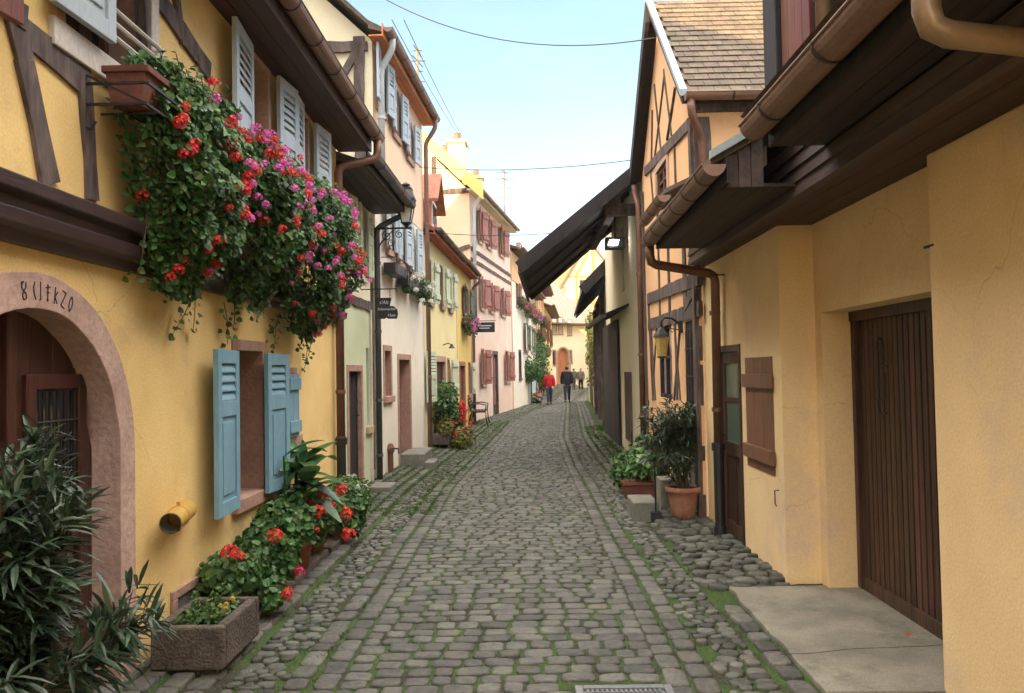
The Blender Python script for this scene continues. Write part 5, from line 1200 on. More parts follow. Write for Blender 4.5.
b = MB(); b.ext([Vector((xv-.03, yF, zF-.24)), Vector((xv-.03, yr, zR-.26)), Vector((xv-.03, yr, zR)), Vector((xv-.03, yF, zF))], [Vector((xv+.02, yF, zF-.24)), Vector((xv+.02, yr, zR-.26)), Vector((xv+.02, yr, zR)), Vector((xv+.02, yF, zF))]); obj('bargeboard', b, M_BLK, ro2)
gutter(r2, (xv+.02, ysE-.07, zsE-.02), (6.5, ysE-.07, zsE-.04), .068, (0, -1, 0), M_GUT, brackets=.9)
pipe(r2, [(1.74, ysE-.07, zsE-.08), (1.74, ysE-.07, zsE-.24), (1.87, 8.23, zsE-.44), (1.87, 8.23, 2.5)], .042, M_PIPE, clamps=(3.3,))
gutter(r2, (1.70, 11.9, zF-.12), (1.70, 12.14, zF-.12), .05, (0, 1, 0), M_GUT, brackets=.3)
pipe(r2, [(1.70, 12.02, zF-.16), (1.70, 12.02, zF-.3), (1.74, 11.93, zF-.5), (1.74, 11.93, .02)], .045, M_PIPE, clamps=(3.0, 1.8, .9))
gutter(r2, (1.32, 7.40, 3.20), (1.32, 8.64, 3.19), .062, (-1, 0, 0), M_GUT, brackets=.4)
b = MB(); b.ext([Vector((1.33, 7.40, 3.22)), Vector((2.2, 7.40, 3.62)), Vector((2.2, 7.40, 3.66)), Vector((1.33, 7.40, 3.26))], [Vector((1.33, 8.64, 3.22)), Vector((2.2, 8.64, 3.62)), Vector((2.2, 8.64, 3.66)), Vector((1.33, 8.64, 3.26))]); obj('pent_roof', b, M_TILE, r2)
# small pent roofs between
M_CANO = mat('dark_canopy_boards', (.048, .040, .040), (.028, .024, .027), rough=.75, scale=5, stretch=(.3, 1.5, 1.5), bump=.4, fine=.25)  # dark brownish boarding for the canopy underside
r3 = thing('canopied_barn', (3.2, 15.5, 0), 'cream walled barn with a deep black wooden canopy reaching over the street', 'barn')
W3R = Wall((1.84, 12.05), (1.95, 19.0), -1)
dd = W3R.rect(608.5, 330, 618, 450); dd = (dd[0], dd[1], .02, dd[3]); dsm = W3R.rect(627, 372, 632.5, 440); dsl = W3R.rect(621.5, 225, 624, 292)
wallpart(W3R, [(0, -.1), (W3R.L, -.1), (W3R.L, 4.7), (0, 4.7)], [ho(dd), ho(dsl)], M_CRM, 'wall', .25, r3)
Wq = Wall((1.84, 12.04), (6, 12.04), 1); wallpart(Wq, [(0, -.1), (4, -.1), (4, 8), (0, 4.7)], [], M_CRM, 'end_wall', .1, r3)
for r_ in (dd, dsl): box1('opening_boards' if r_ is dsl else 'door', W3R, r_, -.2, -.15, M_BLK, r3)
b = MB(); w_ = dd[1]-dd[0]
for i in range(8): b.box(W3R, dd[0]-.6+ (w_+1.2)*i/8+.004, dd[0]-.6+(w_+1.2)*(i+1)/8-.004, .02, dd[3]+.15, .02, .06)
obj('sliding_door', b, M_BLK, r3)
b = MB()
for i in range(2): b.box(W3R, dsm[0]+(dsm[1]-dsm[0])*i/2+.004, dsm[0]+(dsm[1]-dsm[0])*(i+1)/2-.004, dsm[2], dsm[3], .01, .04)
obj('shutter', b, M_TIMB, r3)
# canopy roof
cb = MB(); zt, ztop = 3.24, 6.0
def can(xe, ze_, xw, zw, y0, y1, xe2, th=.12):
    sl_ = (zw-ze_)/(xw-xe); xw2 = xw+2.6; zz = ze_+sl_*(xw2-xe)
    return [Vector((xe, y0, ze_)), Vector((xw2, y0, zz)), Vector((xw2, y1, zz)), Vector((xe2, y1, ze_))]
P = can(-.04, 3.27, 1.72, 4.68, 12.12, 17.2, .12)
cb.ext(P, [q-Vector((0, 0, .05)) for q in P]); rf3 = obj('canopy_roof', cb, mat('grey_canopy_tiles', (.15, .13, .125), (.09, .08, .08), rough=.9, bump=.5), r3)
b = MB(); Q = [q-Vector((0, 0, .055)) for q in P]; n = 16   # boarding under the canopy
for i in range(n):
    f0, f1 = i/n, (i+1)/n-.0008
    A0, A1, B0, B1 = Q[0].lerp(Q[3], f0), Q[0].lerp(Q[3], f1), Q[1].lerp(Q[2], f0), Q[1].lerp(Q[2], f1)
    b.ext([A0, A1, B1, B0], [q-Vector((0, 0, .03)) for q in (A0, A1, B1, B0)])
obj('canopy_boards', b, M_CANO, rf3)
b = MB(); up = Vector((0, 0, 1))
for i in range(4): f = .02+.96*i/3; a_ = Q[0].lerp(Q[3], f)-Vector((-.05, 0, .09)); c_ = Q[1].lerp(Q[2], f)-Vector((0, 0, .06)); b.bar(a_-Vector((0, 0, -.03)), c_, .09, .05)
obj_split('rafter', b, M_BLK, rf3)
b = MB(); b.bar(Q[0]+Vector((-.02, -.03, -.06)), Q[1]+Vector((0, -.03, -.06)), .05, .20); b.bar(Q[3]+Vector((-.02, .03, -.02)), Q[2]+Vector((0, .03, -.02)), .05, .24); b.bar(Q[0]+Vector((-.02, -.03, -.04)), Q[3]+Vector((-.02, .03, -.04)), .04, .22); obj('bargeboard', b, M_BLK, rf3, bevel=.006)
b = MB(); b.bar((1.48, 12.5, 4.22), (1.50, 17.1, 4.22), .14, .16)
for y in (12.6,): b.bar((1.85, y, 4.10), (1.32, y, 4.10), .14, .18)
obj_split('canopy_beam', b, M_TIMB, rf3, bevel=.01)
# lower pent ledge with its gutter
b = MB(); 
for y0, y1, z in ((14.3, 18.0, 2.55),): b.ext([Vector((1.45, y0, z)), Vector((1.95, y0, z+.2)), Vector((1.95, y0, z+.24)), Vector((1.45, y0, z+.04))], [Vector((1.47, y1, z)), Vector((2.0, y1, z+.2)), Vector((2.0, y1, z+.24)), Vector((1.47, y1, z+.04))])
obj('pent_roof', b, M_BLK, r3); gutter(r3, (1.42, 14.3, 2.56), (1.44, 18.0, 2.55), .06, (-1, 0, 0), M_PIPEG)
# floodlight
q = at(613, 243, 14.2); t = thing('floodlight', q, 'lit floodlight under the wooden canopy', 'lamp'); b = MB(); b.xbox(q.x-.13, q.x+.2, 14.15, 14.4, q.z-.10, q.z+.10); obj('housing', b, M_IRON, t, bevel=.01)
b = MB(); b.add([q+Vector((-.06, -.06, .045)), q+Vector((.10, -.06, .045)), q+Vector((.07, -.07, -.045)), q+Vector((-.09, -.07, -.045))], [(0, 1, 2, 3)]); b.add([q+Vector((-.06, -.055, .045)), q+Vector((.10, -.055, .045)), q+Vector((.07, -.055, -.045)), q+Vector((-.09, -.055, -.045))], [(0, 1, 2, 3)]); obj('lens', b, M_FLOOD, t, recalc=False)
b = MB(); b.bar(q+Vector((.05, .05, .05)), q+Vector((.05, .08, .55)), .03, .03); obj('arm', b, M_IRON, t)
# further sheds
r4 = thing('boarded_shed', (3.2, 24, 0), 'dark boarded shed with a sagging lower wooden eave', 'shed')
W4R = Wall((2.06, 19.1), (2.58, 29.4), -1)
b = MB(); n = 46; xs = 0
for i in range(n):
    a, c = W4R.L*i/n, W4R.L*(i+1)/n
    m_ = 0; b.box(W4R, a+.006, c-.006, -.05, 3.9, -.03, .0+rnd.uniform(0, .012))
obj('wall', b, M_TIMB, r4)
b = MB(); P = [Vector((1.39, 19.0, 3.57)), Vector((3.6, 19.0, 5.78)), Vector((4.2, 28.2, 5.9)), Vector((1.75, 28.0, 3.53))]; b.ext(P, [q-Vector((0, 0, .12)) for q in P]); ro4 = obj('roof', b, M_TILE, r4)
b = MB()
for i in range(9): f = .02+.96*i/8; b.bar(P[0].lerp(P[3], f)-Vector((-.06, 0, .14)), P[1].lerp(P[2], f)-Vector((0, 0, .14)), .1, .06)
b.bar(P[0]-Vector((0, .02, .1)), P[1]-Vector((0, .02, .1)), .04, .24); obj_split('rafter', b, M_BLK, ro4)
Wq = Wall((2.06, 19.08), (6, 19.08), 1); wallpart(Wq, [(0, -.1), (3, -.1), (3, 6.4), (0, 3.9)], [], M_CRM, 'end_wall', .1, r4)
b = MB()
for u in (1.2, 3.4): b.box(W4R, u, u+1.0, .02, 2.0, .02, .06)
obj('door', b, M_BLK, r4)
b = MB()
for u in (.1, 2.8, 5.5, 8.2): b.box(W4R, u, u+.16, -.05, 3.6, .015, .12)
obj_split('post', b, M_TIMB, r4)
r5 = thing('garden_wall', (2.9, 34, 0), 'climber covered wall ending the right-hand row', 'wall')
W5R = Wall((2.62, 29.5), (3.1, 39.5), -1); b = MB(); b.box(W5R, 0, W5R.L, -.1, 2.5, -.3, 0); obj('masonry', b, M_CRM, r5); b = MB(); b.box(W5R, -.02, W5R.L, 2.5, 2.58, -.34, .04); obj('coping', b, M_SANDL, r5)
r6 = House('corner_house', 'sunlit yellow house beyond the climber on the right', 'house', Wall((5.2, 48), (6.2, 60), -1), 5.5, M_YEL3, depth=7)
for u in (1, 4, 7, 10): r6.window((u, u+.8, 3.1, 4.3), M_FRAMEB, M_SAND, .1, 'lr', M_SHUTN, shw=.4, style='plank'); r6.window((u, u+.8, 1, 2.1), M_FRAMEB, M_SAND, .1, None)
r6.build(ridge=9, over=.4, gm=M_GUT, gr=.06, roofm=M_TILEO)

# ================================================================== SMALL THINGS
RV = random.Random(77)
t = thing('climbing_vine', (2.5, 31, 0), 'yellow-green climber on the wall past the boarded shed', 'climber'); b = MB()
for _ in range(46):
    u = RV.uniform(-.3, 7); v = RV.uniform(1.0, 3.9); q = W5R.p(u, v, .02); ball_leaves(b, q, .20, .45, .3, 24, .11, RV)
obj('leaves', b, M_IVY, t, recalc=False); b = MB()
for _ in range(8): u = RV.uniform(0, 5); b.tube([W5R.p(u, 0, .05), W5R.p(u+.2, 1.2, .08), W5R.p(u-.1, 2.5, .08)], .03, 6)
obj('stem', b, M_STEM, t)
# right: oleander in terracotta pot
q = G(684, 521); RQ = random.Random(9); sts = []
for _ in range(30):
    a = RQ.uniform(0, 2*PI); r = RQ.uniform(.05, .42); sts.append((math.cos(a)*r*1.0-.12, math.sin(a)*r, RQ.uniform(.45, 1.02)-r*.5, RQ.uniform(-.05, .2)))
oleander((q.x, q.y, .03), 'oleander in a banded round terracotta pot by the black downpipe', sts, RQ, (.165, .33), .10, .017, nl=16)
# broad leafed plant in long box
q = G(640, 500); t = thing('broad_leaf_plant', (q.x, q.y, .03), 'light green broad-leafed plant in a rectangular terracotta planter', 'potted plant'); b = MB()
x, y = q.x, q.y+.1; b.ext([Vector((x+sx*.17, y+sy*.11, .03)) for sx, sy in ((-1, -1), (1, -1), (1, 1), (-1, 1))], [Vector((x+sx*.20, y+sy*.13, .21)) for sx, sy in ((-1, -1), (1, -1), (1, 1), (-1, 1))]); b.xbox(x-.21, x+.21, y-.14, y+.14, .18, .215); obj('planter', b, M_TERRD, t, bevel=.004)
b = MB(); st = MB(); RB = random.Random(2)
for k in range(7):
    s0 = Vector((x+RB.uniform(-.14, .14), y+RB.gauss(0, .03), .2)); s1 = s0+Vector((RB.gauss(0, .07), RB.gauss(0, .06), RB.uniform(.15, .42))); st.tube([s0, s1], [.009, .005], 5)
    for i in range(6): a = RB.uniform(0, 2*PI); L = RB.uniform(.14, .24); b.strap(s0.lerp(s1, .3+.14*i), Vector((math.cos(a), math.sin(a), .35)), Vector((0, 0, 1)), L, L*.55, RB.uniform(.2, .9), 6)
obj('leaves', b, M_BIGL, t, smooth=True, recalc=False); obj('stems', st, M_STEM, t)
t = thing('small_shrub', (x+.35, y+.9, .03), 'dark green shrub crowded behind the broad-leafed plant', 'shrub'); b = MB(); ball_leaves(b, (x+.22, y+.55, .42), .28, .3, .36, 900, .06, RB); ball_leaves(b, (x-.1, y+.45, .3), .2, .2, .25, 400, .055, RB); obj('leaves', b, M_LEAF, t, recalc=False)
b = MB(); b.tube([(x+.2, y+.55, 0), (x+.2, y+.55, .4)], .02, 6); obj('stem', b, M_STEM, t)
# stone blocks by the oleander
def blockstone(px0, px1, ybase, h, depth, label, name='stone_block', z=.0, grp='stone blocks by the potted oleander'):
    a = G(px0, ybase); c = G(px1, ybase); b = MB(); b.xbox(a.x, c.x, a.y, a.y+depth, -.03, h); o = obj(name, b, M_STEP, bevel=.015); return tag(o, label, 'stone block', grp)
blockstone(634, 660, 521, .19, .55, 'low pale stone block with the iron post standing at its edge')
blockstone(661, 697, 512, .36, .3, 'taller stone block behind the oleander pot')
a = G(700, 522); b = MB(); b.xbox(a.x+.02, a.x+.2, a.y+.3, a.y+.5, 0, .62); tag(obj('stone_slab', b, M_STEP, bevel=.015), 'grey stone slab upright against the wall beside the black downpipe', 'stone slab')
q = G(656, 521); t = thing('iron_post', q, 'thin black iron post on a small square foot', 'post'); b = MB(); b.tube([q, q+Vector((0, 0, .62))], .009, 8); b.tube([q+Vector((0, 0, .62)), q+Vector((0, 0, .66))], .016, 8); obj('rod', b, M_IRON, t); b = MB(); b.xbox(q.x-.05, q.x+.05, q.y-.05, q.y+.05, 0, .10); obj('foot', b, M_IRON, t, bevel=.006)
# wall lantern right
q = WR2.hit(682.5, 326); p0 = WR2.p(q[0], q[1], 0); t = thing('wall_lantern', p0, 'small wall lantern with amber glass on the orange house', 'lantern'); b = MB()
c = p0+Vector((-.24, 0, -.04)); b.tube([p0, p0+Vector((-.12, 0, .09)), p0+Vector((-.20, 0, .10)), c+Vector((0, 0, .10)), c+Vector((0, 0, 0))], .012, 8)
b.tube([p0+Vector((-.02, 0, -.08)), p0+Vector((-.02, 0, .06))], .03, 8); b.tube([p0+Vector((-.05, 0, -.04))]+[p0+Vector((-.12+.05*math.cos(a), 0, -.02+.05*math.sin(a))) for a in [PI, 1.5*PI, 2*PI, 2.5*PI, 3*PI]], .007, 6); obj('bracket', b, M_IRON, t)
b = MB(); b.lathe(c+Vector((0, 0, -.08)), [(.10, 0), (.085, .03), (.04, .09), (.015, .11), (.015, .14)], 6); b.lathe(c+Vector((0, 0, -.32)), [(.045, 0), (.06, .015), (.05, .02)], 6); obj('cap', b, M_IRON, t)
b = MB(); b.lathe(c+Vector((0, 0, -.30)), [(.05, 0), (.085, .22)], 6); obj('glass', b, M_AMBG, t)
# left street lantern
ly = 11.6; c = at(406.5, 226, ly); wp = Vector((-2.18, ly, c.z-.03)); t = thing('street_lantern', wp, 'four-sided street lantern on a scrolled iron bracket', 'lantern'); b = MB()
b.bar(wp, c+Vector((.08, 0, -.03)), .02, .025)
def scroll(o, r, a0, turns, n=14, sx=1): return [o+Vector((sx*r*(1-.75*i/n)*math.cos(a0+turns*2*PI*i/n), 0, r*(1-.75*i/n)*math.sin(a0+turns*2*PI*i/n))) for i in range(n+1)]
for o_, r_, a_ in ((Vector((-1.98, ly, wp.z-.11)), .08, PI/2), (Vector((-1.80, ly, wp.z-.09)), .06, PI/2), (Vector((-1.92, ly, wp.z-.22)), .06, 0)): b.tube(scroll(o_, r_, a_, 1.4), .008, 5)
b.tube([wp+Vector((.02, 0, -.38)), wp+Vector((.12, 0, -.2)), wp+Vector((.3, 0, -.02))], .01, 5); b.bar(wp+Vector((.01, 0, -.42)), wp+Vector((.01, 0, .06)), .02, .02); obj('bracket', b, M_IRON, t)
def lantern(parent, c, s, gm, n=4, rot=PI/4):
    def ring(r, z): return [c+Vector((r*math.cos(rot+2*PI*j/n), r*math.sin(rot+2*PI*j/n), z)) for j in range(n)]
    b = MB(); R0, R1 = ring(.085*s, .04*s), ring(.165*s, .38*s)
    for j in range(n):
        b.bar(R0[j], R1[j], .014*s, .014*s); b.bar(R0[j], R0[(j+1) % n], .016*s, .016*s); b.bar(R1[j], R1[(j+1) % n], .018*s, .018*s)
    b.ext(ring(.19*s, .39*s), ring(.12*s, .53*s)); b.ext(ring(.13*s, .53*s), ring(.13*s, .55*s)); b.ext(ring(.05*s, .55*s), ring(.08*s, .60*s)); b.ext(ring(.085*s, .6*s), ring(.01*s, .64*s)); b.ext(ring(.02*s, -.03*s), ring(.07*s, .035*s))
    obj('lantern_frame', b, M_IRON, parent); b = MB(); b.ext(ring(.08*s, .045*s), ring(.157*s, .375*s)); obj('glass', b, gm, parent)
lantern(t, c, 1.0, M_LAMPG)
# shoe-shaped hanging sign
sy = 10.9; P = at(377, 298, sy); Q = at(398.5, 319, sy); t = thing('hanging_sign', (P.x, sy, P.z), 'black boot-shaped shop sign with pale lettering hanging from an iron arm', 'sign'); w = Q.x-P.x; hs = P.z-Q.z
FS = Fr((P.x, sy, Q.z)); sh = [(0, 1), (.68, 1), (.60, .62), (.78, .60), (.95, .45), (.98, .25), (.93, .02), (.5, .02), (.45, .08), (.35, .02), (.02, .02), (.06, .5)]
b = MB(); b.poly(FS, [(u*w, v*hs) for u, v in sh], -.015, .015); bo = obj('board', b, M_IRON, t)
def text(parent, s, loc, size, m, rot=(PI/2, 0, 0), off=None, align='CENTER', shear=.2):
    cu = bpy.data.curves.new('lettering', 'FONT'); cu.body = s; cu.size = size; cu.align_x = align; cu.align_y = 'CENTER'; cu.extrude = .002; cu.shear = shear
    tmp = bpy.data.objects.new('tmp', cu); me = bpy.data.meshes.new_from_object(tmp); bpy.data.objects.remove(tmp); me.materials.clear(); me.materials.append(m)
    o = bpy.data.objects.new('lettering', me); COL.objects.link(o); o.parent = parent; o_ = Vector((0, 0, 0)); r = parent
    while r is not None: o_ += r.location; r = r.parent
    o.location = Vector(loc)-o_; o.rotation_euler = rot; return o
for s_, u, v, z in (("s'Alt", .33, .78, .20), ('Schumacher', .46, .47, .15), ('Huis', .68, .18, .17)): text(bo, s_, (P.x+u*w, sy-.018, Q.z+v*hs), z*hs*1.15, M_LETT)
b = MB(); A_ = at(360, 289.5, sy); B_ = at(396, 289.5, sy); b.bar((-2.26, sy, A_.z), (B_.x, sy, A_.z), .014, .014); b.bar((-2.25, sy, A_.z-.35), (-2.25, sy, A_.z+.1), .016, .016)
for u in (.10, .62):
    x = P.x+u*w
    for k in range(3): z = A_.z-.03-.04*k; b.tube([(x+.012*math.cos(a), sy, z+.02*math.sin(a)) for a in [i*PI/4 for i in range(9)]], .003, 4, cap=False)
obj('arm', b, M_IRON, t)
# small black sign and window boxes up the street
def lowbox(y_px, W, r, label, plant=None, name='window_box', grp='window boxes up the street', heads=('red',), m=M_IRON, dens=1.0, droop=.2):
    u0, u1, v0, v1 = r; t = thing(name, W.p((u0+u1)/2, v0, .12), label, 'window box', grp); b = MB(); b.box(W, u0, u1, v0, v0+.16, .03, .22); obj('planter', b, m, t, bevel=.004)
    b = MB(); b.bar(W.p(u0, v0+.24, 0), W.p(u0, v0+.24, .24), .012, .012); b.bar(W.p(u0, v0+.24, .24), W.p(u1, v0+.24, .24), .012, .012); b.bar(W.p(u1, v0+.24, 0), W.p(u1, v0+.24, .24), .012, .012)
    for u in (u0, u1): b.bar(W.p(u, v0-.02, .24), W.p(u, v0+.24, .24), .01, .01); b.bar(W.p(u, v0-.02, .0), W.p(u, v0-.02, .24), .01, .01)
    obj('railing', b, M_IRON, t)
    if plant:
        b = MB(); n = max(2, int((u1-u0)/.22))
        for i in range(n): ball_leaves(b, W.p(u0+(u1-u0)*(i+.5)/n, v0+.15+RV.uniform(-droop, .06), .16), .16*plant, .16*plant, .2*plant, int(90*dens), .055, RV)
        obj('leaves', b, M_LEAF, t, recalc=False)
        for i in range(int(8*(u1-u0)*len(heads))): blossom(t, W.p(RV.uniform(u0, u1), v0+RV.uniform(-droop, .28), .28+RV.uniform(0, .1)), RV.choice(heads), 1.3, RV)
for (q, lb, pl) in (((381.5, 263, 393, 279), 'dark window box under the first upper window of the white and peach house', None), ((395, 277, 407, 291), 'dark window box under the middle upper window of the white and peach house', .35), ((409, 285, 419, 297), 'window box spilling pale greenery beside the brown downpipe', .9)):
    r_ = W3.rect(*q); lowbox(0, W3, (r_[0], r_[1], r_[2]+.05, 0), lb, pl, heads=('white',))
for (W, q, lb, pl, hd) in ((W4b, (461, 312, 468, 326), 'brown planter overflowing above the red door of the golden house', 1.2, ('pink',)), (W6, (517, 295, 521, 305), 'flower box under the window of the tall white house', 1.5, ('red', 'pink')), (W6b, (524, 300, 529, 312), 'flower box between the dark shutters of the cream house', 1.6, ('red', 'pink')),
                          (W6b, (531, 305, 535.4, 318), 'flower box at the far end of the cream house', 1.6, ('pink',)), (W7, (536.8, 330, 540.5, 336), 'lower flower box on the sunlit timbered house', 1.8, ('red',)), (W7, (541, 318, 544.5, 324), 'upper flower box on the sunlit timbered house', 1.8, ('red', 'pink')), (W7, (541.5, 346, 544.8, 352), 'lowest hanging basket box on the sunlit timbered house', 1.8, ('red',))):
    r_ = W.rect(*q); lowbox(0, W, (r_[0], r_[1], r_[2], 0), lb, pl, heads=hd, m=M_TERRD, dens=1.4)
p = W5.hit(476, 329); q = W4b.p(W4b.L-.25, 3.05, .02); t = thing('projecting_sign', q, 'small black projecting sign beside the pink house', 'sign'); b = MB(); b.xbox(q.x+.12, q.x+.72, q.y-.02, q.y+.02, q.z-.30, q.z+.0); bo = obj('board', b, M_IRON, t, bevel=.005); b = MB(); b.bar(q+Vector((-.03, 0, .04)), q+Vector((.75, 0, .04)), .02, .02); obj('arm', b, M_IRON, t)
b = MB(); b.xbox(q.x+.2, q.x+.62, q.y-.026, q.y-.02, q.z-.12, q.z-.09); b.xbox(q.x+.26, q.x+.56, q.y-.026, q.y-.02, q.z-.19, q.z-.165); obj('lettering', b, M_LETT, bo)
q = W4.hit(443, 345); p0 = W4.p(q[0], q[1], 0); t = thing('wall_lamp', p0, 'small black wall lamp above the door of the lemon yellow house', 'lamp'); b = MB(); b.tube([p0, p0+Vector((.12, 0, .04)), p0+Vector((.2, 0, 0))], .014, 6); obj('arm', b, M_IRON, t); b = MB(); b.lathe(p0+Vector((.2, 0, -.08)), [(.075, 0), (.03, .07), (.02, .1)], 10); obj('shade', b, M_IRON, t)
# climber and planter by the yellow house
t = thing('door_climber', W4.p(1.9, 0, .2), 'green climbing bush with orange-red flowers at the door of the lemon yellow house', 'climber'); b = MB()
for px, py, r in ((434, 392, .26), (438, 398, .26), (437, 410, .30), (434, 416, .28), (442, 410, .26), (444, 420, .22), (433, 404, .26)):
    u, v = W4.hit(px, py); ball_leaves(b, W4.p(u, v, .22), r, r, r, 260, .07, RV)
obj('leaves', b, M_LEAF, t, recalc=False)
for _ in range(26): u, v = W4.hit(RV.uniform(439, 446), RV.uniform(402, 424)); blossom(t, W4.p(u, v, .45), 'red', 1.5, RV)
q = G(436, 452); t = thing('wooden_planter', q, 'low wooden planter with brown and orange plants beside the stone steps', 'planter'); b = MB(); a = G(432, 451); c = G(447, 446)
b.xbox(a.x, a.x+.36, a.y, a.y+.9, .12, .34)
for xx, yy in ((a.x+.02, a.y+.03), (a.x+.34, a.y+.03), (a.x+.02, a.y+.87), (a.x+.34, a.y+.87)): b.xbox(xx-.02, xx+.02, yy-.02, yy+.02, -.02, .36)
obj('box', b, M_TIMB, t, bevel=.005); b = MB()
for i in range(5): ball_leaves(b, (a.x+.18+RV.gauss(0, .08), a.y+.1+.18*i, .45), .2, .2, .2, 130, .06, RV)
ball_leaves(b, (a.x+.55, a.y+.3, .2), .22, .3, .22, 350, .06, RV); ball_leaves(b, (a.x+.6, a.y+.9, .2), .22, .3, .25, 350, .06, RV); obj('leaves', b, M_IVY, t, recalc=False)
for _ in range(14): blossom(t, (a.x+RV.uniform(.3, .8), a.y+RV.uniform(0, 1.1), RV.uniform(.25, .55)), 'red', 1.2, RV)
# steps on the left
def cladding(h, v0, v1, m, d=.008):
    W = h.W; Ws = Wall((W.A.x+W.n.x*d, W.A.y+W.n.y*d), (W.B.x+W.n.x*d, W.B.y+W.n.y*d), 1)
    b = MB(); b.wall(Ws, [(.012, v0), (W.L-.012, v0), (W.L-.012, v1), (.012, v1)], [q for q in h.holes if min(p[1] for p in q) > v0], d+.01); obj('upper_plaster_tint', b, m, h.o)
cladding(h2, 2.62, 3.96, M_CRM); cladding(h3, 4.35, 6.53, M_ORW)  # warm bounced light on the tall house's upper floor put into the peach coat
def step(px0, px1, yb, h, dep, lb):
    a = G(px0, yb); c = G(px1, yb); b = MB(); b.xbox(a.x, c.x, a.y, a.y+dep, -.03, h); return tag(obj('stone_step', b, M_STEP, bevel=.012), lb, 'step', 'stone steps on the left')
step(368, 390, 496, .11, .5, 'single worn doorstep before the dark plank door')
step(400, 424, 469, .24, 1.15, 'broad grey stone step at the rose red door')
step(424, 434, 470, .12, .6, 'small lower step beside the broad grey step')
step(456, 468, 426, .12, 1.2, 'thin doorstep at the carved red door')
q = G(391, 476); t = thing('standpipe', q, 'short rusty standpipe against the white wall', 'standpipe'); b = MB(); b.lathe(q, [(.06, 0), (.045, .05), (.04, .35), (.06, .38), (.06, .44), (.03, .5)], 10); obj('column', b, M_PIPE, t); b = MB(); b.tube([q+Vector((0, 0, .42)), q+Vector((.12, 0, .42)), q+Vector((.13, 0, .34))], .015, 6); obj('spout', b, M_IRON, t)
# bench
q = G(469, 427); t = thing('garden_bench', (q.x, q.y, 0), 'dark slatted garden bench with curved iron arms by the pink house', 'bench'); b = MB(); x0, y0 = q.x, q.y
for i in range(4): b.xbox(x0+.08+.1*i, x0+.155+.1*i, y0, y0+1.2, .42, .45)
obj('seat', b, M_BLK, t); b = MB()
for i in range(5): b.ext([Vector((x0+.04-.03*i*.6, y0, .5+.085*i)), Vector((x0+.04-.03*i*.6, y0, .56+.085*i)), Vector((x0+.06-.03*i*.6, y0, .56+.085*i)), Vector((x0+.06-.03*i*.6, y0, .5+.085*i))], [Vector((x0+.04-.03*i*.6, y0+1.2, .5+.085*i)), Vector((x0+.04-.03*i*.6, y0+1.2, .56+.085*i)), Vector((x0+.06-.03*i*.6, y0+1.2, .56+.085*i)), Vector((x0+.06-.03*i*.6, y0+1.2, .5+.085*i))])
obj('backrest', b, M_BLK, t)
for yy in (y0+.02, y0+1.18):
    b = MB(); b.tube([(x0-.08, yy, .95), (x0+.02, yy, .6), (x0+.08, yy, .42), (x0+.02, yy, .2), (x0-.02, yy, 0)], .022, 6); b.tube([(x0+.08, yy, .42), (x0+.48, yy, .42), (x0+.5, yy, .2), (x0+.55, yy, 0)], .022, 6); b.tube([(x0+.02, yy, .64), (x0+.3, yy, .66), (x0+.5, yy, .62), (x0+.47, yy, .42)], .02, 6); obj('iron_end_frame', b, M_IRON, t)
# shrubs and flowers at the blue based house
for i, (px, py, r, lb, hd) in enumerate(((521, 398, .42, 'round dark bush at the foot of the tall white house', None), (531, 402, .45, 'low bush with white and pink flowers at the blue painted base', ('white', 'pink', 'red')), (536, 404, .3, 'small flowering bush nearest the woman in red', ('red', 'white')))):
    q = G(px, py); t = thing('flowering_shrub', q, lb, 'shrub', 'shrubs along the bend'); b = MB(); ball_leaves(b, q+Vector((0, 0, r*.85)), r, r, r*.9, 700, .09, RV); obj('leaves', b, M_LEAF, t, recalc=False)
    if hd:
        for _ in range(26): a_ = RV.uniform(0, 2*PI); blossom(t, q+Vector((math.cos(a_)*r*.8, -abs(math.sin(a_))*r*.9, r*RV.uniform(.4, 1.6))), RV.choice(hd), 2.0, RV)
for lb, cl in (('dark climber hanging over the blue based house', ((522, 372, .55), (526, 368, .5), (519, 376, .4), (530, 372, .45))), ('leafy climber around the corner of the sunlit timbered house', ((534, 360, .6), (537, 372, .6), (536, 350, .5), (539, 382, .5)))):
    q0 = G(cl[0][0], 405); t = thing('climber', q0, lb, 'climber', 'climbers along the bend'); b = MB(); W = W6b
    for px, py, r in cl: u, v = W.hit(px, py); u = min(max(u, -.5), W.L+2); ball_leaves(b, at(px, py, W.p(u, v).y)+Vector((.15, 0, 0)), r, r, r, 420, .11, RV)
    obj('leaves', b, M_LEAF, t, recalc=False); b = MB(); u, v = W.hit(cl[0][0], cl[0][1]); u = min(max(u, 0), W.L); b.tube([W.p(u, 0, .1), W.p(u+.2, 1, .1), W.p(u, max(1.5, v), .1)], .04, 6); obj('stem', b, M_STEM, t)
# aerials
def aerial(px, y, yt, yb, lb, bars):
    a = at(px, yb, y); c = at(px, yt, y); t = thing('tv_aerial', a, lb, 'aerial'); b = MB(); b.tube([a, (a.x, a.y, c.z)], .035, 6); obj('mast', b, M_PIPET, t); b = MB()
    for f, w in bars: z = a.z+(c.z-a.z)*f; b.tube([(a.x-w, y, z), (a.x+w, y, z)], .018, 5)
    for f, w in bars[:2]: z = a.z+(c.z-a.z)*f; b.tube([(a.x-w*.4, y-.4, z), (a.x+w*.4, y+.4, z)], .015, 5)
    obj('element', b, M_PIPEG, t)
aerial(418, 20, 48, 100, 'tan aerial mast rising behind the tall peach house', ((.95, .12), (.75, .2), (.55, .14), (.35, .18)))
aerial(505, 33, 170, 215, 'slender television aerial over the pink house', ((.95, .3), (.8, .4), (.6, .3), (.4, .35)))
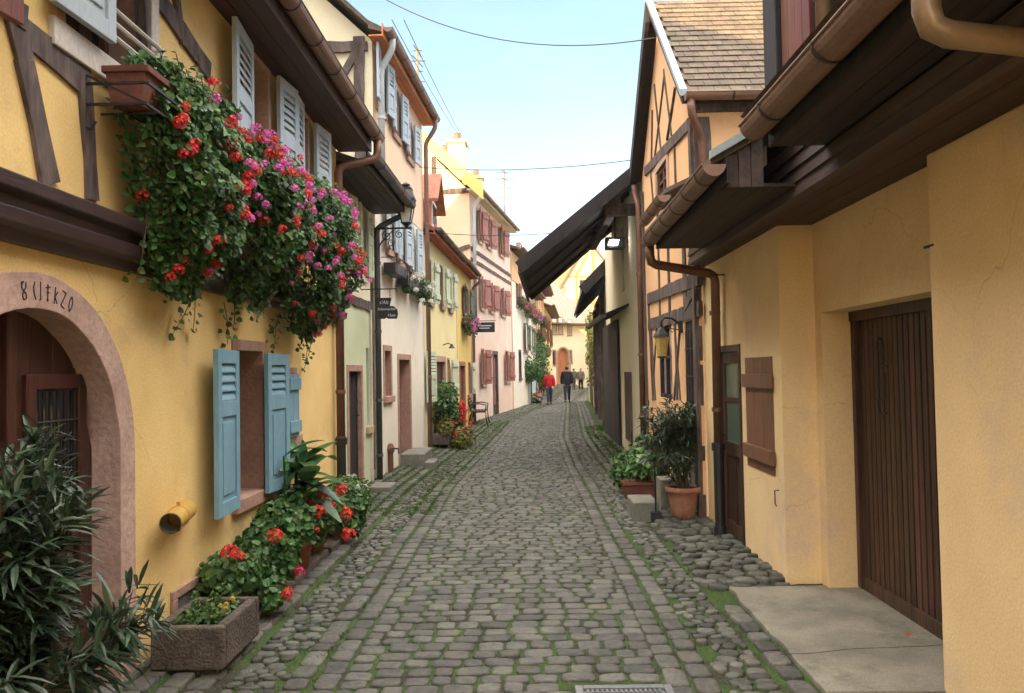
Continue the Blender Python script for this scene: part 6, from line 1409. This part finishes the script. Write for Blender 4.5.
# cables
def cable(a, c, sag, lb, r=.008):
    b = MB(); a = Vector(a); c = Vector(c); pts = [a.lerp(c, i/16)-Vector((0, 0, sag*4*(i/16)*(1-i/16))) for i in range(17)]; b.tube(pts, r, 5); return tag(obj('overhead_cable', b, M_IRON, recalc=False), lb, 'cable', 'overhead cables')
cable(at(383, -2, 12.5), at(655, 38, 9.9), .35, 'nearest overhead cable crossing high from the tall peach house', .008)
cable(at(392, 20, 14), at(462, 140, 25.5), .1, 'left of the two cables running up to the yellow chimney', .008)
cable(at(404, 20, 14), at(470, 150, 26.5), .1, 'right of the two cables running up to the yellow chimney', .008)
cable(at(408, 166, 15.5), at(640, 159, 12.2), .12, 'thin cable crossing the pale sky above the pink roof', .008)
cable(at(428, 232, 16.1), at(600, 228, 14), .10, 'lowest cable crossing to the wooden canopy', .008)
# fallen leaves
q = G(906, 639, .05)
for i, (p, s_) in enumerate(((q, .045), (G(372, 592, .03), .03), (G(600, 610, .03), .02))):
    b = MB(); b.leaf(Vector(p)+Vector((0, 0, .012)), Vector((1, .3, .05)), Vector((0, 0, 1)), s_, s_*.8, .4, -.2); o = obj('fallen_leaf', b, M_LEAFR, recalc=False); tag(o, ['curled red leaf lying on the concrete slab', 'small red petal fallen on the left cobbles', 'small brown leaf on the middle of the road'][i], 'leaf')

# ================================================================== PEOPLE
def skin_obj(name, m, joints, edges, parent=None, lvl=2, root=0):
    me = bpy.data.meshes.new(name); me.from_pydata([j[:3] for j in joints], edges, []); me.update(); me.materials.append(m); o = bpy.data.objects.new(name, me); COL.objects.link(o)
    if parent: o.parent = parent
    o.modifiers.new('skin', 'SKIN')
    if not me.skin_vertices: raise RuntimeError('no skin layer')
    for i, j in enumerate(joints):
        r = j[3]; r = r if isinstance(r, tuple) else (r, r); me.skin_vertices[0].data[i].radius = r; me.skin_vertices[0].data[i].use_root = (i == root)
    s_ = o.modifiers.new('subdivision', 'SUBSURF'); s_.levels = lvl; s_.render_levels = lvl; return o
def person(loc, rz, hgt_, label, top, trou, hair, stride=.12, hairlong=False, coat=.78):
    """rear or front view walking figure, y forward; units for 1.75 m then scaled"""
    st = stride; J = [(0, 0, .95, .13), (0, 0, 1.15, .125), (0, 0, 1.36, .14), (0, 0, 1.47, .06), (0, 0, 1.53, .055), (0, .01, 1.62, .095), (0, .01, 1.70, .08)]
    E = [(0, 1), (1, 2), (2, 3), (3, 4), (4, 5), (5, 6)]
    arms = []
    for s_ in (-1, 1):
        k = len(J); sw = st*.7*s_
        J += [(s_*.18, 0, 1.41, .06), (s_*.235, -.02-sw*.2, 1.14, .045), (s_*.245, .05-sw, .90, .035), (s_*.24, .07-sw, .83, .04), (s_*.235, .08-sw, .75, .018)]
        E += [(2, k), (k, k+1), (k+1, k+2), (k+2, k+3), (k+3, k+4)]
        k = len(J); lg = st*s_
        J += [(s_*.095, 0, .86, .09), (s_*.10, lg*.6+.03, .50, .062), (s_*.10, lg*1.0, .10, .042), (s_*.11, lg+.12, .035, .035)]
        E += [(0, k), (k, k+1), (k+1, k+2), (k+2, k+3)]
    o = skin_obj('person', M_SKIN, J, E); o.location = loc; o.rotation_euler = (0, 0, rz); f = hgt_/1.78; o.scale = (f, f, f); tag(o, label, 'person')
    J2 = [(0, 0, coat+.02, (.225, .165)), (0, 0, 1.0, (.215, .16)), (0, 0, 1.2, (.20, .155)), (0, 0, 1.38, (.20, .15)), (0, 0, 1.48, .09)]; E2 = [(0, 1), (1, 2), (2, 3), (3, 4)]
    for s_ in (-1, 1):
        k = len(J2); sw = st*.7*s_; J2 += [(s_*.19, 0, 1.40, .095), (s_*.25, -.02-sw*.2, 1.14, .08), (s_*.245, .05-sw, .88, .065)]; E2 += [(3, k), (k, k+1), (k+1, k+2)]
    skin_obj('jacket', top, J2, E2, o)
    J3 = [(0, 0, .95, (.17, .14)), (0, 0, .86, (.17, .14))]; E3 = [(0, 1)]
    for s_ in (-1, 1): k = len(J3); lg = st*s_; J3 += [(s_*.09, .01, .78, .12), (s_*.09, lg*.6+.03, .50, .082), (s_*.085, lg*1.0, .10, .062)]; E3 += [(1, k), (k, k+1), (k+1, k+2)]
    skin_obj('trousers', trou, J3, E3, o)
    for s_ in (-1, 1): lg = st*s_; skin_obj('shoe', M_SHOE, [(s_*.10, lg-.04, .05, .048), (s_*.11, lg+.06, .04, .045), (s_*.115, lg+.17, .03, .035)], [(0, 1), (1, 2)], o)
    hz = [(0, -.02, 1.70, .098), (0, -.04, 1.62, .10), (0, -.05, 1.55, .075 if hairlong else .05)]
    skin_obj('hair', hair, hz, [(0, 1), (1, 2)], o)
    b = MB()                               # face
    b.ext([Vector((-.012, .10, 1.60)), Vector((.012, .10, 1.60)), Vector((0, .10, 1.65))], [Vector((-.008, .128, 1.60)), Vector((.008, .128, 1.60)), Vector((0, .105, 1.65))]); obj('nose', b, M_SKIN, o, local=True)
    b = MB()
    for s_ in (-1, 1): b.lathe(Vector((s_*.035, .092, 1.65)), [(.004, -.008), (.012, 0), (.004, .008)], 8)
    obj('eyes', b, M_HDARK, o, local=True)
    return o
p = G(567.3, 402.6); person((p.x, p.y, 0), -.05, 1.80, 'man in a dark navy jacket and jeans walking away', M_JNAVY, M_JEAN, M_HDARK, .16)
p = G(549.5, 404.5); person((p.x, p.y, 0), .1, 1.62, 'woman in a red jacket and dark trousers walking away', M_JRED, M_JEAN, M_HGREY, .17, True, .84)
p = G(574, 390.2); person((p.x, p.y, 0), .2, 1.72, 'person in a grey-mauve jacket half hidden behind the man', M_JGREY, M_JGREY, M_HDARK, .1)
p = G(581, 391.2); person((p.x, p.y, 0), PI-.2, 1.72, 'person in a grey-brown jacket and black trousers further up the street', mat('taupe_cloth', (.22, .19, .16), rough=.9), M_JNAVY, M_HDARK, .14)
p = G(592, 398.2); o = person((p.x-.1, p.y, 0), .4, .85, 'small figure in a red hat, blue top and red bottoms by the right-hand wall', M_JBLUE, M_JRED, M_JRED, .05)

# ---- faint evening haze in the lane
b = MB(); b.xbox(-60, 60, -40, 125, -1.2, 26)
hz_ = bpy.data.materials.new('haze'); hz_.use_nodes = True; n_ = hz_.node_tree; n_.nodes.clear(); ho_ = n_.nodes.new('ShaderNodeOutputMaterial'); pv = n_.nodes.new('ShaderNodeVolumePrincipled')
pv.inputs['Color'].default_value = (.95, .93, .88, 1); pv.inputs['Density'].default_value = .0005; pv.inputs['Anisotropy'].default_value = .2; n_.links.new(pv.outputs[0], ho_.inputs['Volume'])
tag(obj('haze', b, hz_), kind='stuff')
# ================================================================== LIGHT
SUN_EL = math.radians(15); SUN_AZ = math.radians(207)       # azimuth from +Y towards +X: low, behind the camera and to the left
FILL_SKY = 21
w = bpy.data.worlds.new('World'); scene.world = w; w.use_nodes = True; nt = w.node_tree
bg = nt.nodes['Background']; sky = nt.nodes.new('ShaderNodeTexSky'); sky.sky_type = 'NISHITA'; sky.sun_disc = False
sky.sun_elevation = SUN_EL; sky.sun_rotation = SUN_AZ; sky.air_density = 1.0; sky.dust_density = .9; sky.ozone_density = 1.5
N = nt.nodes; L = nt.links                      # added bright layer overhead, out of view, fills the street; faint wisps lower down
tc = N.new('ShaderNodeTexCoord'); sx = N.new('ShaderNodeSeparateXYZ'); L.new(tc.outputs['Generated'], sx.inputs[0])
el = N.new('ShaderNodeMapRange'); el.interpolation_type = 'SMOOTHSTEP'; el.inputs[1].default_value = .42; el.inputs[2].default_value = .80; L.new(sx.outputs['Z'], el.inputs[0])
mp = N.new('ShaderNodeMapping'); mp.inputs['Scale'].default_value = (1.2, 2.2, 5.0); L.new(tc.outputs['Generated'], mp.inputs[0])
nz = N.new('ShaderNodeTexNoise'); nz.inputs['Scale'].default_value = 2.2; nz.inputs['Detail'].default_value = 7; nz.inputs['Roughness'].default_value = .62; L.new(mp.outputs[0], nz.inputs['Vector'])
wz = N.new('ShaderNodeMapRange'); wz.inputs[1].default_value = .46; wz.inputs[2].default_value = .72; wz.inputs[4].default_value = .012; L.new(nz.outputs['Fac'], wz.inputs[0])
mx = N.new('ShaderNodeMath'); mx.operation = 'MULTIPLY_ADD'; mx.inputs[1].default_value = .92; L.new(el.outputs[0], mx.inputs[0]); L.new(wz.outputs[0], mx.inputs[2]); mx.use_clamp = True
cm = N.new('ShaderNodeMix'); cm.data_type = 'RGBA'; L.new(mx.outputs[0], cm.inputs[0]); L.new(sky.outputs[0], cm.inputs[6]); cm.inputs[7].default_value = (FILL_SKY*1.0, FILL_SKY*.93, FILL_SKY*.84, 1)
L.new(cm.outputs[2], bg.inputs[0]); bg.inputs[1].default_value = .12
sd_ = Vector((math.sin(SUN_AZ)*math.cos(SUN_EL), math.cos(SUN_AZ)*math.cos(SUN_EL), math.sin(SUN_EL)))
sl_ = bpy.data.lights.new('sun', 'SUN'); sl_.energy = 5.0; sl_.angle = math.radians(.5); sl_.color = (1, .70, .34)
so = bpy.data.objects.new('sun', sl_); COL.objects.link(so); so.rotation_euler = sd_.to_track_quat('Z', 'Y').to_euler(); so.location = (0, 0, 20)
vs = scene.view_settings; vs.view_transform = 'Standard'; vs.look = 'None'; vs.exposure = 1.65; vs.gamma = 1; vs.use_curve_mapping = False
